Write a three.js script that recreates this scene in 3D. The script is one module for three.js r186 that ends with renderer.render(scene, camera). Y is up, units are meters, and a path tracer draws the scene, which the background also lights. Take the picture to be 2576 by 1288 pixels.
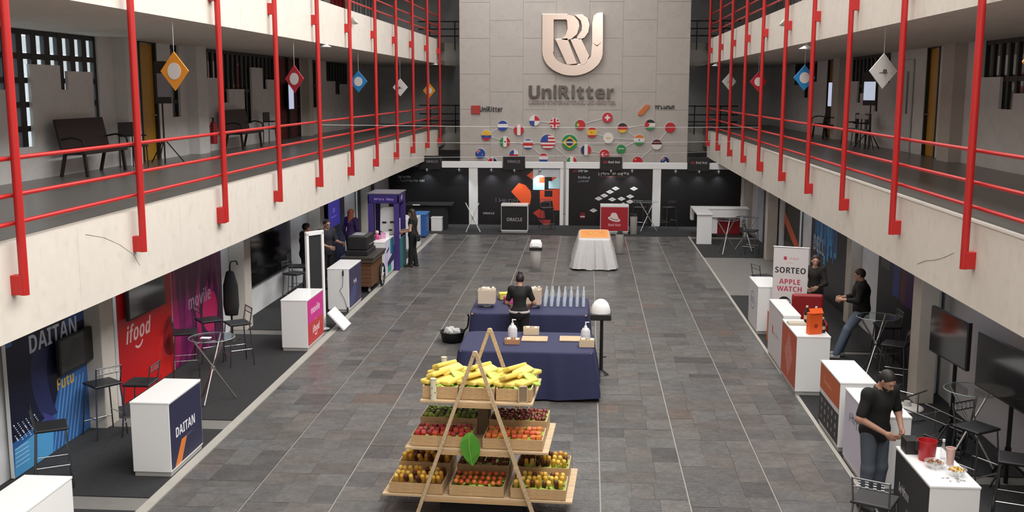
import * as THREE from 'three';
import { RoundedBoxGeometry } from 'three/addons/geometries/RoundedBoxGeometry.js';
import { mergeGeometries, mergeVertices } from 'three/addons/utils/BufferGeometryUtils.js';
import { TextGeometry } from 'three/addons/geometries/TextGeometry.js';
import { FontLoader } from 'three/addons/loaders/FontLoader.js';
import { RectAreaLightUniformsLib } from 'three/addons/lights/RectAreaLightUniformsLib.js';

// ---------------------------------------------------------------- camera, sky, light, exposure
const scene = new THREE.Scene();
const PITCH = 0.15768, YAW = 0.0720, ROLL = 0.001757, FOC = 2635.8, EYE = 5;
const camera = new THREE.PerspectiveCamera(2 * Math.atan(644 / FOC) * 180 / Math.PI, 2, 0.1, 200);
camera.rotation.order = 'YXZ';
camera.rotation.set(-PITCH, YAW, ROLL);
camera.position.set(0, EYE, 0);
camera.updateMatrixWorld(true);
const renderer = new THREE.WebGLRenderer();
renderer.toneMapping = THREE.LinearToneMapping;
renderer.toneMappingExposure = 0.66;
renderer.shadowMap.enabled = true;
scene.background = new THREE.Color().setRGB(2.6, 2.8, 3.0);          // bright overcast sky
RectAreaLightUniformsLib.init();
// daylight falling through the glazed roof slope that rises from the right gallery to the ridge
const SKY_A = [4.45, 10.95], SKY_B = [1.0, 14.4];
{
  const len = Math.hypot(SKY_B[0] - SKY_A[0], SKY_B[1] - SKY_A[1]);
  const l = new THREE.RectAreaLight(new THREE.Color(1, 0.965, 0.92), 12, 33.5, len);
  const cx = (SKY_A[0] + SKY_B[0]) / 2, cy = (SKY_A[1] + SKY_B[1]) / 2;
  l.position.set(cx - 0.14, cy - 0.14, -12.75);
  l.lookAt(cx - 0.14 - 3.45, cy - 0.14 - 3.45, -12.75);
  l.name = 'skylight_daylight'; scene.add(l);
}
// flat roof opening over the far end, left of the ridge
{
  const l = new THREE.RectAreaLight(new THREE.Color(1, 0.965, 0.92), 7, 5, 8);
  l.position.set(-2.6, 14.25, -37.2); l.lookAt(-2.6, 0, -37.2); l.name = 'far_roof_daylight'; scene.add(l);
}

// ---------------------------------------------------------------- helpers
const V3 = (x, y, z) => new THREE.Vector3(x, y, z);
function rng(seed) { let s = seed >>> 0; return () => { s = (s + 0x6D2B79F5) | 0; let t = Math.imul(s ^ (s >>> 15), 1 | s); t = (t + Math.imul(t ^ (t >>> 7), 61 | t)) ^ t; return ((t ^ (t >>> 14)) >>> 0) / 4294967296; }; }
const R0 = rng(7);
// a pixel of the photograph gives a direction; the plane (axis = value) that the point lies on gives its distance
function at(px, py, axis, val) {
  const d = V3((px - 1288) / FOC, (644 - py) / FOC, -1).applyQuaternion(camera.quaternion);
  const k = { x: (val - 0) / d.x, y: (val - EYE) / d.y, z: val / d.z }[axis];
  return V3(0, EYE, 0).addScaledVector(d, k);
}
const taken = {};
function numbered(n) { if (!(n in taken)) { taken[n] = 0; return n; } taken[n]++; return n + '_' + String(taken[n]).padStart(3, '0'); }
function thing(name, label, category, pos = [0, 0, 0], turn = 0, group) {
  const o = new THREE.Group(); o.name = numbered(name); scene.add(o);
  o.position.set(...pos); o.rotation.y = turn; o.userData = { label, category };
  if (group) o.userData.group = group;
  return o;
}
function tag(o, label, category, group) { o.userData.label = label; o.userData.category = category; if (group) o.userData.group = group; return o; }
function mesh(name, geos, m, parent = scene) {
  const g = Array.isArray(geos) ? (geos.length > 1 ? mergeGeometries(geos.map(plain)) : geos[0]) : geos;
  const o = new THREE.Mesh(g, m); o.castShadow = o.receiveShadow = true;
  o.name = parent === scene ? numbered(name) : name; parent.add(o); return o;
}
function plain(g) { const n = g.index ? g.toNonIndexed() : g.clone(); for (const k of Object.keys(n.attributes)) if (!['position', 'normal', 'uv'].includes(k)) n.deleteAttribute(k);
  if (!n.attributes.uv) n.setAttribute('uv', new THREE.BufferAttribute(new Float32Array(n.attributes.position.count * 2), 2)); n.clearGroups(); return n; }
function struct(name, geos, m, label) { const o = mesh(name, geos, m); o.userData.kind = 'structure'; if (label) o.userData.label = label; return o; }
function dup(root, pos, turn, label, group) {
  const r = root.clone(); r.name = numbered(root.name.replace(/_\d{3}$/, '')); scene.add(r); r.position.set(...pos); r.rotation.y = turn ?? root.rotation.y;
  r.userData = { ...root.userData }; if (label) r.userData.label = label; if (group) r.userData.group = group; return r;
}
// texture coordinates in metres, by the way each triangle faces
function uvm(g0, s = 1) {
  const g = plain(g0); g.computeVertexNormals();
  const p = g.attributes.position, uv = g.attributes.uv, a = V3(), b = V3(), c = V3();
  for (let i = 0; i < p.count; i += 3) {
    a.fromBufferAttribute(p, i); b.fromBufferAttribute(p, i + 1); c.fromBufferAttribute(p, i + 2);
    const n = b.clone().sub(a).cross(c.clone().sub(a)), ax = Math.abs(n.x), ay = Math.abs(n.y), az = Math.abs(n.z);
    [a, b, c].forEach((q, k) => uv.setXY(i + k, s * (ax > ay && ax > az ? q.z : q.x), s * (ay > ax && ay > az ? q.z : q.y)));
  }
  return g;
}
const bx = (w, h, d, x = 0, y = 0, z = 0) => new THREE.BoxGeometry(w, h, d).translate(x, y, z);           // centred
const bb = (x0, x1, y0, y1, z0, z1) => bx(Math.abs(x1 - x0), Math.abs(y1 - y0), Math.abs(z1 - z0), (x0 + x1) / 2, (y0 + y1) / 2, (z0 + z1) / 2);
const rb = (w, h, d, x = 0, y = 0, z = 0, r = 0.01, s = 2) => new RoundedBoxGeometry(w, h, d, s, Math.min(r, w / 2.01, h / 2.01, d / 2.01)).translate(x, y, z);
const cy = (r1, r2, h, x = 0, y = 0, z = 0, n = 20) => new THREE.CylinderGeometry(r1, r2, h, n).translate(x, y, z);
const sp = (r, x = 0, y = 0, z = 0, n = 14) => new THREE.SphereGeometry(r, n, Math.max(6, n * 0.7 | 0)).translate(x, y, z);
const lathe = (pts, n = 24) => new THREE.LatheGeometry(pts.map(p => new THREE.Vector2(p[0], p[1])), n);
function bar(a, b, r, r2 = r, n = 10) {
  const A = V3(...a), B = V3(...b), d = B.clone().sub(A), g = new THREE.CylinderGeometry(r2, r, d.length(), n);
  g.applyQuaternion(new THREE.Quaternion().setFromUnitVectors(V3(0, 1, 0), d.clone().normalize()));
  return g.translate((A.x + B.x) / 2, (A.y + B.y) / 2, (A.z + B.z) / 2);
}
function plank(a, b, w, t) { // rectangular bar from a to b
  const A = V3(...a), B = V3(...b), d = B.clone().sub(A), g = new THREE.BoxGeometry(w, d.length(), t);
  g.applyQuaternion(new THREE.Quaternion().setFromUnitVectors(V3(0, 1, 0), d.clone().normalize()));
  return g.translate((A.x + B.x) / 2, (A.y + B.y) / 2, (A.z + B.z) / 2);
}
const tube = (pts, r, n = 24, k = 8, closed = false) => new THREE.TubeGeometry(new THREE.CatmullRomCurve3(pts.map(p => V3(...p)), closed, 'catmullrom', 0.3), n, r, k, closed);
function poly(pts, depth, bevel = 0) { // polygon in xy pushed along +z
  const s = new THREE.Shape(pts.map(p => new THREE.Vector2(p[0], p[1])));
  return new THREE.ExtrudeGeometry(s, { depth, bevelEnabled: bevel > 0, bevelSize: bevel, bevelThickness: bevel, bevelSegments: 2, curveSegments: 16 });
}
const lin = (r, g, b) => new THREE.Color().setRGB(r, g, b);
const M = (color, roughness = 0.6, metalness = 0, extra = {}) => new THREE.MeshStandardMaterial({ color: Array.isArray(color) ? lin(...color) : color, roughness, metalness, ...extra });
const MP = (color, roughness, extra = {}) => new THREE.MeshPhysicalMaterial({ color: Array.isArray(color) ? lin(...color) : color, roughness, ...extra });
// tileable noise
function noise2(seed, n) {
  const r = rng(seed), t = Float32Array.from({ length: n * n }, r);
  return (u, v) => { const x = u * n, y = v * n, i = Math.floor(x), j = Math.floor(y), f = x - i, g = y - j, a = f * f * (3 - 2 * f), b = g * g * (3 - 2 * g), I = k => ((k % n) + n) % n;
    return (t[I(j) * n + I(i)] * (1 - a) + t[I(j) * n + I(i + 1)] * a) * (1 - b) + (t[I(j + 1) * n + I(i)] * (1 - a) + t[I(j + 1) * n + I(i + 1)] * a) * b; };
}
function dataTex(N, fn, srgb = true, rep = 1) {
  const d = new Uint8Array(N * N * 4);
  for (let j = 0; j < N; j++) for (let i = 0; i < N; i++) { const c = fn(i / N, j / N), k = (j * N + i) * 4; for (let q = 0; q < 3; q++) d[k + q] = Math.max(0, Math.min(255, 255 * c[q])); d[k + 3] = 255; }
  const t = new THREE.DataTexture(d, N, N); t.wrapS = t.wrapT = THREE.RepeatWrapping; t.magFilter = THREE.LinearFilter; t.minFilter = THREE.LinearMipmapLinearFilter; t.generateMipmaps = true;
  if (srgb) t.colorSpace = THREE.SRGBColorSpace; t.repeat.set(rep, rep); t.needsUpdate = true; return t;
}
function canvasTex(w, h, draw) {
  const c = document.createElement('canvas'); c.width = w; c.height = h; const g = c.getContext('2d'); draw(g, w, h);
  const t = new THREE.CanvasTexture(c); t.colorSpace = THREE.SRGBColorSpace; t.anisotropy = 8; return t;
}
const printMat = (tex, rough = 0.45) => new THREE.MeshStandardMaterial({ map: tex, roughness: rough });
// a printed sheet lying on a board: plane of width w, height h, its face turned by ry about y
function sheet(w, h, x, y, z, ry = 0) { return new THREE.PlaneGeometry(w, h).rotateY(ry).translate(x, y, z); }
function txt(g, s, x, y, px, color, opt = {}) { g.save(); g.fillStyle = color; g.font = `${opt.style || ''} ${opt.weight || 'bold'} ${px}px sans-serif`; g.textAlign = opt.align || 'center'; g.textBaseline = 'middle'; g.translate(x, y); if (opt.rot) g.rotate(opt.rot); if (opt.sx) g.scale(opt.sx, 1); g.fillText(s, 0, 0); g.restore(); }

// a line of print too small to read in the photograph: irregular letter-like strokes
function scrib(g, x, y, w, h, color, seed = 1) { const r = rng(seed * 977 + (w | 0)); g.fillStyle = color; let q = x - w / 2; while (q < x + w / 2 - h * 0.3) { const k = h * (0.35 + r() * 0.35); if (r() > 0.12) { g.fillRect(q, y - h / 2 + (r() > 0.5 ? h * 0.25 : 0), k * 0.32, h * (r() > 0.5 ? 0.75 : 1) * 0.95); if (r() > 0.3) g.fillRect(q, y - (r() > 0.5 ? 0 : h * 0.25), k, h * 0.2); if (r() > 0.4) g.fillRect(q + k * 0.7, y - h * 0.25, k * 0.3, h * 0.72); } q += k * 1.35; } }

// ---------------------------------------------------------------- materials
const n1 = noise2(11, 8), n2 = noise2(12, 24), n3 = noise2(13, 64), n4 = noise2(14, 160), n5 = noise2(15, 5);
const fb = (u, v) => n1(u, v) * 0.4 + n2(u, v) * 0.3 + n3(u, v) * 0.2 + n4(u, v) * 0.1;
const concreteTex = dataTex(512, (u, v) => { const f = fb(u, v) - 0.5, s = n4(u, v) > 0.96 ? -0.04 : 0, w = Math.pow(n2(u + 0.3, v), 5) * 0.07; const k = 0.95 + f * 0.055 + s * 0.6 - w * 0.6; return [k, k * 0.992, k * 0.975]; }, true, 0.35);
const slateTex = dataTex(512, (u, v) => { const f = fb(u * 1, v * 1) - 0.5, st = n3(u * 0.5, v * 2) - 0.5; const k = 0.88 + f * 0.26 + st * 0.08; return [k, k, k]; }, true, 0.8);
const slateBump = dataTex(256, (u, v) => { const k = 0.5 + (n2(u, v) - 0.5) * 0.6 + (n3(u, v) - 0.5) * 0.4; return [k, k, k]; }, false, 1.4);
const carpetTex = dataTex(256, (u, v) => { const k = 0.82 + (n4(u, v) - 0.5) * 0.35 + (n2(u, v) - 0.5) * 0.12; return [k, k, k]; }, true, 1.2);
const woodTex = dataTex(512, (u, v) => { const g = n3(u * 0.25 + n1(u, v) * 0.02, v * 3), l = n4(u * 0.1, v * 2), k = 0.8 + (g - 0.5) * 0.28 + (l - 0.5) * 0.12; return [k, k * 0.96, k * 0.9]; }, true, 1);
const plasterTex = dataTex(256, (u, v) => { const k = 0.95 + (fb(u, v) - 0.5) * 0.1; return [k, k, k]; }, true, 0.4);
const fabricTex = dataTex(256, (u, v) => { const k = 0.9 + (n4(u, v) - 0.5) * 0.2 + (n2(u, v) - 0.5) * 0.08; return [k, k, k]; }, true, 2);
const MAT = {
  beam: M([0.73, 0.69, 0.64], 0.75, 0, { map: concreteTex }),
  slabTop: M([0.16, 0.155, 0.15], 0.28, 0, { map: concreteTex }),
  wallUp: M([0.78, 0.77, 0.76], 0.8, 0, { map: plasterTex }),
  wallLow: M([0.74, 0.75, 0.77], 0.75, 0, { map: plasterTex }),
  column: M([0.56, 0.53, 0.49], 0.8, 0, { map: concreteTex }),
  panelGrey: M([0.53, 0.495, 0.475], 0.6, 0, { map: concreteTex }),
  panelJoint: M([0.62, 0.60, 0.58], 0.8),
  grout: M([0.33, 0.32, 0.30], 0.85, 0, { map: concreteTex }),
  kerb: M([0.42, 0.41, 0.39], 0.6, 0, { map: concreteTex }),
  carpet: M([0.030, 0.031, 0.033], 0.95, 0, { map: carpetTex }),
  red: M([0.46, 0.014, 0.013], 0.42),
  white: M([0.80, 0.80, 0.80], 0.4),
  whiteGloss: M([0.84, 0.84, 0.84], 0.22),
  black: M([0.012, 0.012, 0.013], 0.45),
  blackMatt: M([0.014, 0.014, 0.015], 0.85),
  blackMetal: M([0.02, 0.02, 0.021], 0.4, 0.5),
  screen: M([0.006, 0.0065, 0.007], 0.12),
  chrome: M([0.72, 0.72, 0.73], 0.16, 1),
  darkChrome: M([0.2, 0.2, 0.21], 0.28, 1),
  steel: M([0.55, 0.55, 0.56], 0.35, 1),
  seat: M([0.016, 0.016, 0.018], 0.5),
  wood: M([0.82, 0.58, 0.33], 0.55, 0, { map: woodTex }),
  woodPale: M([0.87, 0.70, 0.49], 0.6, 0, { map: woodTex }),
  woodDark: M([0.20, 0.095, 0.045], 0.5, 0, { map: woodTex }),
  navy: M([0.024, 0.028, 0.095], 0.75, 0, { map: fabricTex }),
  whiteCloth: M([0.74, 0.73, 0.73], 0.85, 0, { map: fabricTex }),
  glass: MP([0.92, 0.95, 0.95], 0.04, { transmission: 1, thickness: 0, ior: 1.5 }),
  clear: MP([0.95, 0.97, 0.98], 0.08, { transmission: 0.85, thickness: 0, ior: 1.45 }),
  milky: MP([0.85, 0.86, 0.88], 0.35, { transmission: 0.25, thickness: 0 }),
  orange: M([0.62, 0.14, 0.03], 0.45),
  redPlastic: M([0.42, 0.012, 0.018], 0.4),
  yellowDoor: M([0.52, 0.27, 0.02], 0.45),
  frameDark: M([0.016, 0.017, 0.018], 0.5),
  paper: M([0.82, 0.82, 0.82], 0.8),
  grey: M([0.36, 0.35, 0.34], 0.55),
};
const font = await new FontLoader().loadAsync('fonts/droid/droid_sans_bold.typeface.json');
const fontR = await new FontLoader().loadAsync('fonts/droid/droid_sans_regular.typeface.json');

// ---------------------------------------------------------------- levels and planes of the building (metres)
const XL = -6.05, XR = 4.72, Y1 = 3.385, B1 = 2.36, Y2 = 6.97, B2 = 6.02, Y3 = 10.55, B3 = 9.6, ZE = -42.3, ZN = 4.0;
const WL = -9.93, WR = 8.40, GL = -7.42, GR = 5.86;
// ground slab under everything
struct('floor', uvm(bb(-13, 12, -0.35, -0.012, ZN + 1, -53)), MAT.grout, 'pale mortar bed and grout between the slate tiles');
const floor = scene.getObjectByName('floor');
// slate tiles in eight lanes between straight grout lines; the largest in view are single pieces
{
  const lanes = [-5.2, -4.13, -3.045, -1.965, -0.885, 0.21, 1.30, 2.38, 3.47], r = rng(41);
  const tones = [[.143, .14, .136], [.126, .123, .12], [.16, .154, .15], [.098, .096, .095], [.148, .136, .128], [.138, .139, .14], [.16, .152, .145], [.125, .116, .11], [.15, .149, .146], [.14, .131, .126], [.12, .12, .12], [.155, .125, .11]];
  const mats = tones.map(t => MP(t.map(v => v * 1.08), 0.27, { specularIntensity: 0.25, map: slateTex, bumpMap: slateBump, bumpScale: 0.004 }));
  const tiles = [];
  for (let k = 0; k < 8; k++) {
    let z = -9.6 - r() * 0.3;
    while (z > -38.7) {
      const d = [0.34, 0.4, 0.46, 0.52, 0.58][r() * 5 | 0];
      const w = lanes[k + 1] - lanes[k], cuts = [[0, .5, 1], [0, .34, 1], [0, .66, 1], [0, .33, .67, 1], [0, .33, .67, 1], [0, .3, .7, 1], [0, .36, .62, 1]][r() * 7 | 0];
      for (let q = 0; q + 1 < cuts.length; q++) {
        const parts = (r() < 0.16 && d > 0.4) ? 2 : 1;
        for (let s = 0; s < parts; s++) tiles.push({ x0: lanes[k] + w * cuts[q] + (q ? 0.0015 : 0.011), x1: lanes[k] + w * cuts[q + 1] - (q + 2 < cuts.length ? 0.0015 : 0.011), z0: z - d * s / parts - 0.0018, z1: z - d * (s + 1) / parts + 0.0018, t: r() < 0.02 ? 11 : r() * 11 | 0, dy: r() * 0.004, u: r() * 9, v: r() * 9 });
      }
      z -= d;
    }
  }
  const seen = t => { const v = V3((t.x0 + t.x1) / 2, 0, (t.z0 + t.z1) / 2).project(camera), pxy = [(v.x + 1) * 1288, (1 - v.y) * 644], a = (t.x1 - t.x0) * (t.z0 - t.z1) / Math.pow(-t.z0, 3);
    const hid = (pxy[0] > 1000 && pxy[0] < 1430 && pxy[1] > 950) || (pxy[0] > 1130 && pxy[0] < 1500 && pxy[1] > 760);
    return pxy[1] > 1288 || hid ? 0 : a; };
  tiles.sort((a, b) => seen(b) - seen(a));
  const geo = t => { const g = uvm(bb(t.x0, t.x1, -0.03, t.dy, t.z0, t.z1)); const uv = g.attributes.uv; for (let i = 0; i < uv.count; i++) uv.setXY(i, uv.getX(i) + t.u, uv.getY(i) + t.v); return g; };
  tiles.slice(0, 300).forEach(t => mesh('slate_tile', geo(t), mats[t.t], floor));
  const far = tiles.slice(300), gs = far.map(t => { const g = geo(t), c = new Float32Array(g.attributes.position.count * 3); for (let i = 0; i < c.length; i += 3) c.set(tones[t.t].map(v => v * 1.08), i); g.setAttribute('color', new THREE.BufferAttribute(c, 3)); return g; });
  const o = new THREE.Mesh(mergeGeometries(gs), new THREE.MeshPhysicalMaterial({ vertexColors: true, roughness: 0.27, specularIntensity: 0.25, map: slateTex, bumpMap: slateBump, bumpScale: 0.004 }));
  o.name = 'slate_tile_field'; o.receiveShadow = o.castShadow = true; o.userData.kind = 'stuff'; o.userData.label = 'smaller and more distant grey slate floor tiles'; floor.add(o);
}
// pale kerb strips and the dark carpets of the stands
struct('trim_1', uvm(bb(-5.34, -5.2, -0.03, 0.012, 3, -38.7)), MAT.kerb, 'pale stone edging strip along the left carpets');
struct('trim_2', uvm(bb(3.47, 3.53, -0.03, 0.012, 3, -38.7)), MAT.kerb, 'pale stone edging strip along the right carpets');
struct('trim_3', uvm(bb(-7.6, -5.34, -0.03, 0.002, 3, -38.7)), M([0.20, 0.195, 0.19], 0.6, 0, { map: concreteTex }), 'grey concrete floor under the left stands');
struct('trim_4', uvm(bb(3.53, 6.2, -0.03, 0.002, 3, -38.7)), M([0.20, 0.195, 0.19], 0.6, 0, { map: concreteTex }), 'grey concrete floor under the right stands');
const carpet = (x0, x1, z0, z1, label) => tag(mesh('carpet', uvm(bb(x0, x1, 0.002, 0.014, z0, z1)), MAT.carpet), label, 'carpet');
carpet(-7.4, -5.345, -6, -11.55, 'charcoal carpet under the plain white counter');
carpet(-7.4, -5.345, -11.96, -14.6, 'charcoal carpet in front of the blue printed wall');
carpet(-7.4, -5.345, -15.04, -20.61, 'charcoal carpet in front of the red and magenta wall');
carpet(-7.4, -5.345, -21.03, -26.9, 'charcoal carpet below the large wall screen');
carpet(-7.4, -5.345, -27.2, -33.3, 'charcoal carpet around the purple archway');
carpet(3.535, 5.85, -6, -13.2, 'charcoal carpet beside the black fronted counter with snacks');
carpet(3.535, 5.85, -13.5, -19.9, 'charcoal carpet behind the orange fronted counters');
carpet(3.535, 5.85, -20.1, -25.6, 'charcoal carpet around the white counter with the blue round emblem');
carpet(3.52, 5.85, -31.55, -35.5, 'charcoal carpet under the L-shaped white counter');
carpet(-7.3, 5.7, -36.05, -38.68, 'long charcoal carpet in front of the black stands');

// galleries: slab, cream edge beam, soffit, walls, for both sides
const side = [['left', XL, WL, GL, -1], ['right', XR, WR, GR, 1]];
for (const [n, xf, xw, xg, s] of side) {
  const t = 0.22 * s;
  for (const [lv, y0, y1, nm] of [['lower', B1, Y1, 'first'], ['upper', B2, Y2, 'second']]) {
    const core = struct('trim_beam_' + n + '_' + lv, uvm(bb(xf + s * 0.006, xf + t, y0 + 0.004, y1 - 0.004, ZN, ZE)), MAT.column, 'cream painted concrete edge beam of the ' + nm + ' ' + n + ' gallery');
    for (let z = ZN - (s > 0 ? 1.3 : 0.2), k = 0; z > ZE; z -= 3.15, k++) mesh('beam_segment', uvm(bb(xf, xf + s * 0.2, y0, y1, z - 0.0025, Math.max(ZE, z - 3.1475))), MAT.beam, core);
  }
  struct('trim_beam_' + n + '_top', uvm(bb(xf, xf + t, B3, Y3, ZN, ZE)), MAT.beam, 'cream painted concrete edge beam under the roof on the ' + n);
  struct('floor_gallery_' + n + '_first', uvm(bb(xf + t, xw + s * 0.3, Y1 - 0.3, Y1 - 0.004, ZN, -50)), MAT.slabTop, 'smooth grey floor of the first ' + n + ' gallery');
  struct('floor_gallery_' + n + '_second', uvm(bb(xf + t, xw + s * 0.3, Y2 - 0.3, Y2 - 0.004, ZN, -50)), MAT.slabTop, 'smooth grey floor of the second ' + n + ' gallery');
  struct('ceiling_' + n + '_first', uvm(bb(xf + t, xw + s * 0.3, B2 + 0.02, B2 + 0.2, ZN, -50)), MAT.beam, 'dark ceiling over the first ' + n + ' gallery');
  struct('ceiling_' + n + '_ground', uvm(bb(xf + t, xg + s * 0.4, B1 + 0.25, B1 + 0.4, ZN, -50)), MAT.beam, 'ceiling over the ' + n + ' row of stands');
  struct('ceiling_' + n + '_second', uvm(bb(xf + t, xw + s * 0.3, B3 + 0.02, B3 + 0.2, ZN, -50)), MAT.beam, 'ceiling over the second ' + n + ' gallery');
  struct('wall_' + n + '_ground', uvm(bb(xg, xg + s * 0.25, 0, B1 + 0.25, ZN, -50)), MAT.wallLow, 'pale wall behind the ' + n + ' row of stands');
}
// hairline cracks in the lower beams
for (const [n, x, s, pts] of [['left', XL, 1, [[215, 590], [262, 598], [300, 615], [335, 640], [352, 668]]], ['right', XR, -1, [[2308, 664], [2330, 655], [2352, 654], [2374, 648], [2400, 636]]]]) {
  const q = pts.map(([a, b]) => { const p = at(a, b, 'x', x); return [x + s * 0.0005, p.y, p.z]; });
  mesh('crack', q.slice(1).map((p, i) => bar(q[i], p, 0.0035, 0.0025, 5)), M([0.16, 0.14, 0.12], 0.9), scene.getObjectByName('trim_beam_' + n + '_lower'));
}
// roof: closed panels either side of the glazed slope
struct('roof_left', [uvm(bb(WL - 0.4, 1.0, 14.35, 14.6, ZN, -33)), uvm(bb(WL - 0.4, -5.2, 14.35, 14.6, -33, -41.4)), uvm(bb(0, 1.0, 14.35, 14.6, -33, -41.4)), uvm(bb(WL - 0.4, 1.0, 14.35, 14.6, -41.4, -50))], MAT.beam, 'closed roof over the hall');
struct('roof_right', uvm(bb(4.4, WR + 0.4, 10.75, 10.95, ZN, -50)), MAT.beam, 'closed roof over the right gallery');
struct('wall_clerestory_left', uvm(bb(XL - 0.25, XL, Y3, 14.4, ZN, -50)), MAT.wallUp, 'plain wall above the left gallery');
struct('wall_near', uvm(bb(WL - 0.4, WR + 0.4, 0, 15.4, ZN, ZN + 0.3)), MAT.wallUp, 'wall behind the viewing gallery');
struct('wall_far', uvm(bb(WL - 0.4, WR + 0.4, 0, 15.4, -50, -50.3)), MAT.wallUp, 'wall at the end of the rear passage');
struct('roof_slope', uvm(bx(5.0, 0.2, 20.5).rotateZ(-0.785).translate(2.75, 12.75, -39.95)), MAT.beam, 'closed roof slope beyond the glazing');
{
  const g = thing('skylight_frame', 'steel bars carrying the sloping roof glazing', 'skylight');
  for (let z = ZN; z > -30; z -= 3.15) mesh('rafter', bar([SKY_A[0], SKY_A[1] + 0.05, z], [SKY_B[0], SKY_B[1] + 0.05, z], 0.05), MAT.steel, g);
}
// upper gallery outer walls (third level) keep the sky out
for (const [n, xf, xw, xg, s] of side) struct('wall_' + n + '_second', uvm(bb(xw, xw + s * 0.25, Y2, B3 + 0.1, ZN, -50)), MAT.wallUp, 'wall of the second ' + n + ' gallery');

// stepped gallery walls: a profile of wall tops along z under a long dark-framed window
function steppedWall(n, x, s, spans) { // spans: [z0, z1, topHeight]
  const y1 = B2 + 0.02, gs = spans.map(([z0, z1, top]) => uvm(bb(x, x + s * 0.06, Y1 - 0.05, Math.min(top, y1), z0, z1)));
  return struct('wall_' + n + '_first', gs, MAT.wallUp, 'pale stepped wall of the first ' + n + ' gallery');
}
const F = 99;
steppedWall('left', WL, -1, [[ZN, -15.2, F], [-15.2, -16.5, 5.2], [-16.5, -17.62, 4.98], [-17.62, -18.28, 3.97], [-18.28, -19.36, 5.43], [-19.36, -19.64, 4.98], [-19.64, -20.66, 5.33], [-20.66, -20.97, 4.40], [-20.97, -22.86, F], [-23.83, -24.68, F], [-24.68, -25.2, 4.33], [-25.2, -26.87, F], [-26.87, -28.03, 5.29], [-28.03, -28.68, 4.63], [-28.68, -30.02, 4.99], [-30.02, -30.74, 4.0], [-30.74, -31.8, 5.63], [-31.8, -32.24, 5.0], [-32.24, -33.2, 5.29], [-35.9, -37.2, F], [-37.2, -38.35, 4.34], [-38.35, -39.7, F], [-39.7, -41.1, 5.3], [-41.1, -42.0, 4.8], [-42.0, -43.4, 5.2], [-43.4, -50, F]]);
steppedWall('right', WR, 1, [[ZN, -17.5, F], [-17.5, -19.2, 5.2], [-19.2, -20.5, 4.6], [-20.5, -21.7, 4.94], [-21.7, -22.42, 4.62], [-22.42, -23.5, 5.27], [-23.5, -26.22, F], [-27.2, -30.45, F], [-30.45, -31.55, 5.2], [-31.55, -31.95, 4.38], [-31.95, -33.6, 4.9], [-33.6, -34.0, 4.61], [-34.0, -34.95, 5.27], [-34.95, -37.3, F], [-38.2, -40.0, F], [-40.0, -41.5, 5.3], [-41.5, -42.4, 4.7], [-42.4, -44.5, 5.2], [-44.5, -50, F]]);
function windowGrid(no, x, s, z0, z1, y0, nz, ny, behind, label) {
  const o = struct('window_' + no, bb(x, x + s * 0.05, y0, y0 + 0.05, z0, z1), MAT.frameDark, label);
  const y1 = B2 + 0.02, dz = (z1 - z0) / nz, dy = (y1 - y0) / ny;
  for (let i = 0; i <= nz; i++) mesh('mullion', bx(0.08, y1 - y0, behind ? 0.10 : 0.2, x + s * 0.03, (y0 + y1) / 2, z0 + dz * i), MAT.frameDark, o);
  for (let j = 1; j <= ny; j++) mesh('transom', bx(0.07, 0.10, Math.abs(z1 - z0), x + s * 0.03, y0 + dy * j - 0.04, (z0 + z1) / 2), MAT.frameDark, o);
  for (let i = 0; i < nz; i++) for (let j = 0; j < ny; j++) mesh('pane', bx(0.008, dy - 0.08, Math.abs(dz) - 0.08, x + s * 0.03, y0 + dy * (j + 0.5), z0 + dz * (i + 0.5)), MAT.glass, o);
  if (behind) { const a = x + s * 0.06, b = x + s * 3.2, e0 = z0 + 0.5, e1 = z1 - 0.5; // a closed classroom behind the window
    struct('wall_room_' + no, [bb(b, b + s * 0.1, Y1, B2 + 0.2, e0, e1), bb(a, b, Y1, B2 + 0.2, e0, e0 + 0.1), bb(a, b, Y1, B2 + 0.2, e1, e1 - 0.1), bb(a, b, Y1 - 0.1, Y1, e0, e1), bb(a, b, B2 + 0.1, B2 + 0.2, e0, e1)].map(g => uvm(g)), MAT.wallUp, 'unlit classroom behind the gallery window'); }
}
windowGrid(1, WL - 0.075, -1, -15.2, -20.97, 3.9, 12, 5, false, 'dark framed grid window with bright panes above the bench');
windowGrid(2, WL - 0.075, -1, -24.66, -25.22, 4.3, 1, 4, true, 'narrow slot window beside the mustard door');
windowGrid(3, WL - 0.075, -1, -26.87, -33.2, 3.95, 16, 2, true, 'long dark window above the stepped wall with fire extinguisher');
windowGrid(4, WL - 0.075, -1, -37.2, -38.35, 4.3, 2, 2, true, 'narrow dark window beyond the red doorway');
windowGrid(5, WL - 0.075, -1, -39.7, -43.4, 4.6, 8, 2, true, 'dark window at the far end of the left gallery');
windowGrid(6, WR + 0.075, 1, -17.5, -23.5, 4.5, 14, 2, true, 'long dark window above the near stepped wall of the right gallery');
windowGrid(7, WR + 0.075, 1, -30.45, -34.95, 4.3, 10, 2, true, 'dark window above the stepped wall beyond the grey trestle stand');
windowGrid(8, WR + 0.075, 1, -40.0, -44.5, 4.6, 9, 2, true, 'dark window at the far end of the right gallery');
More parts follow.
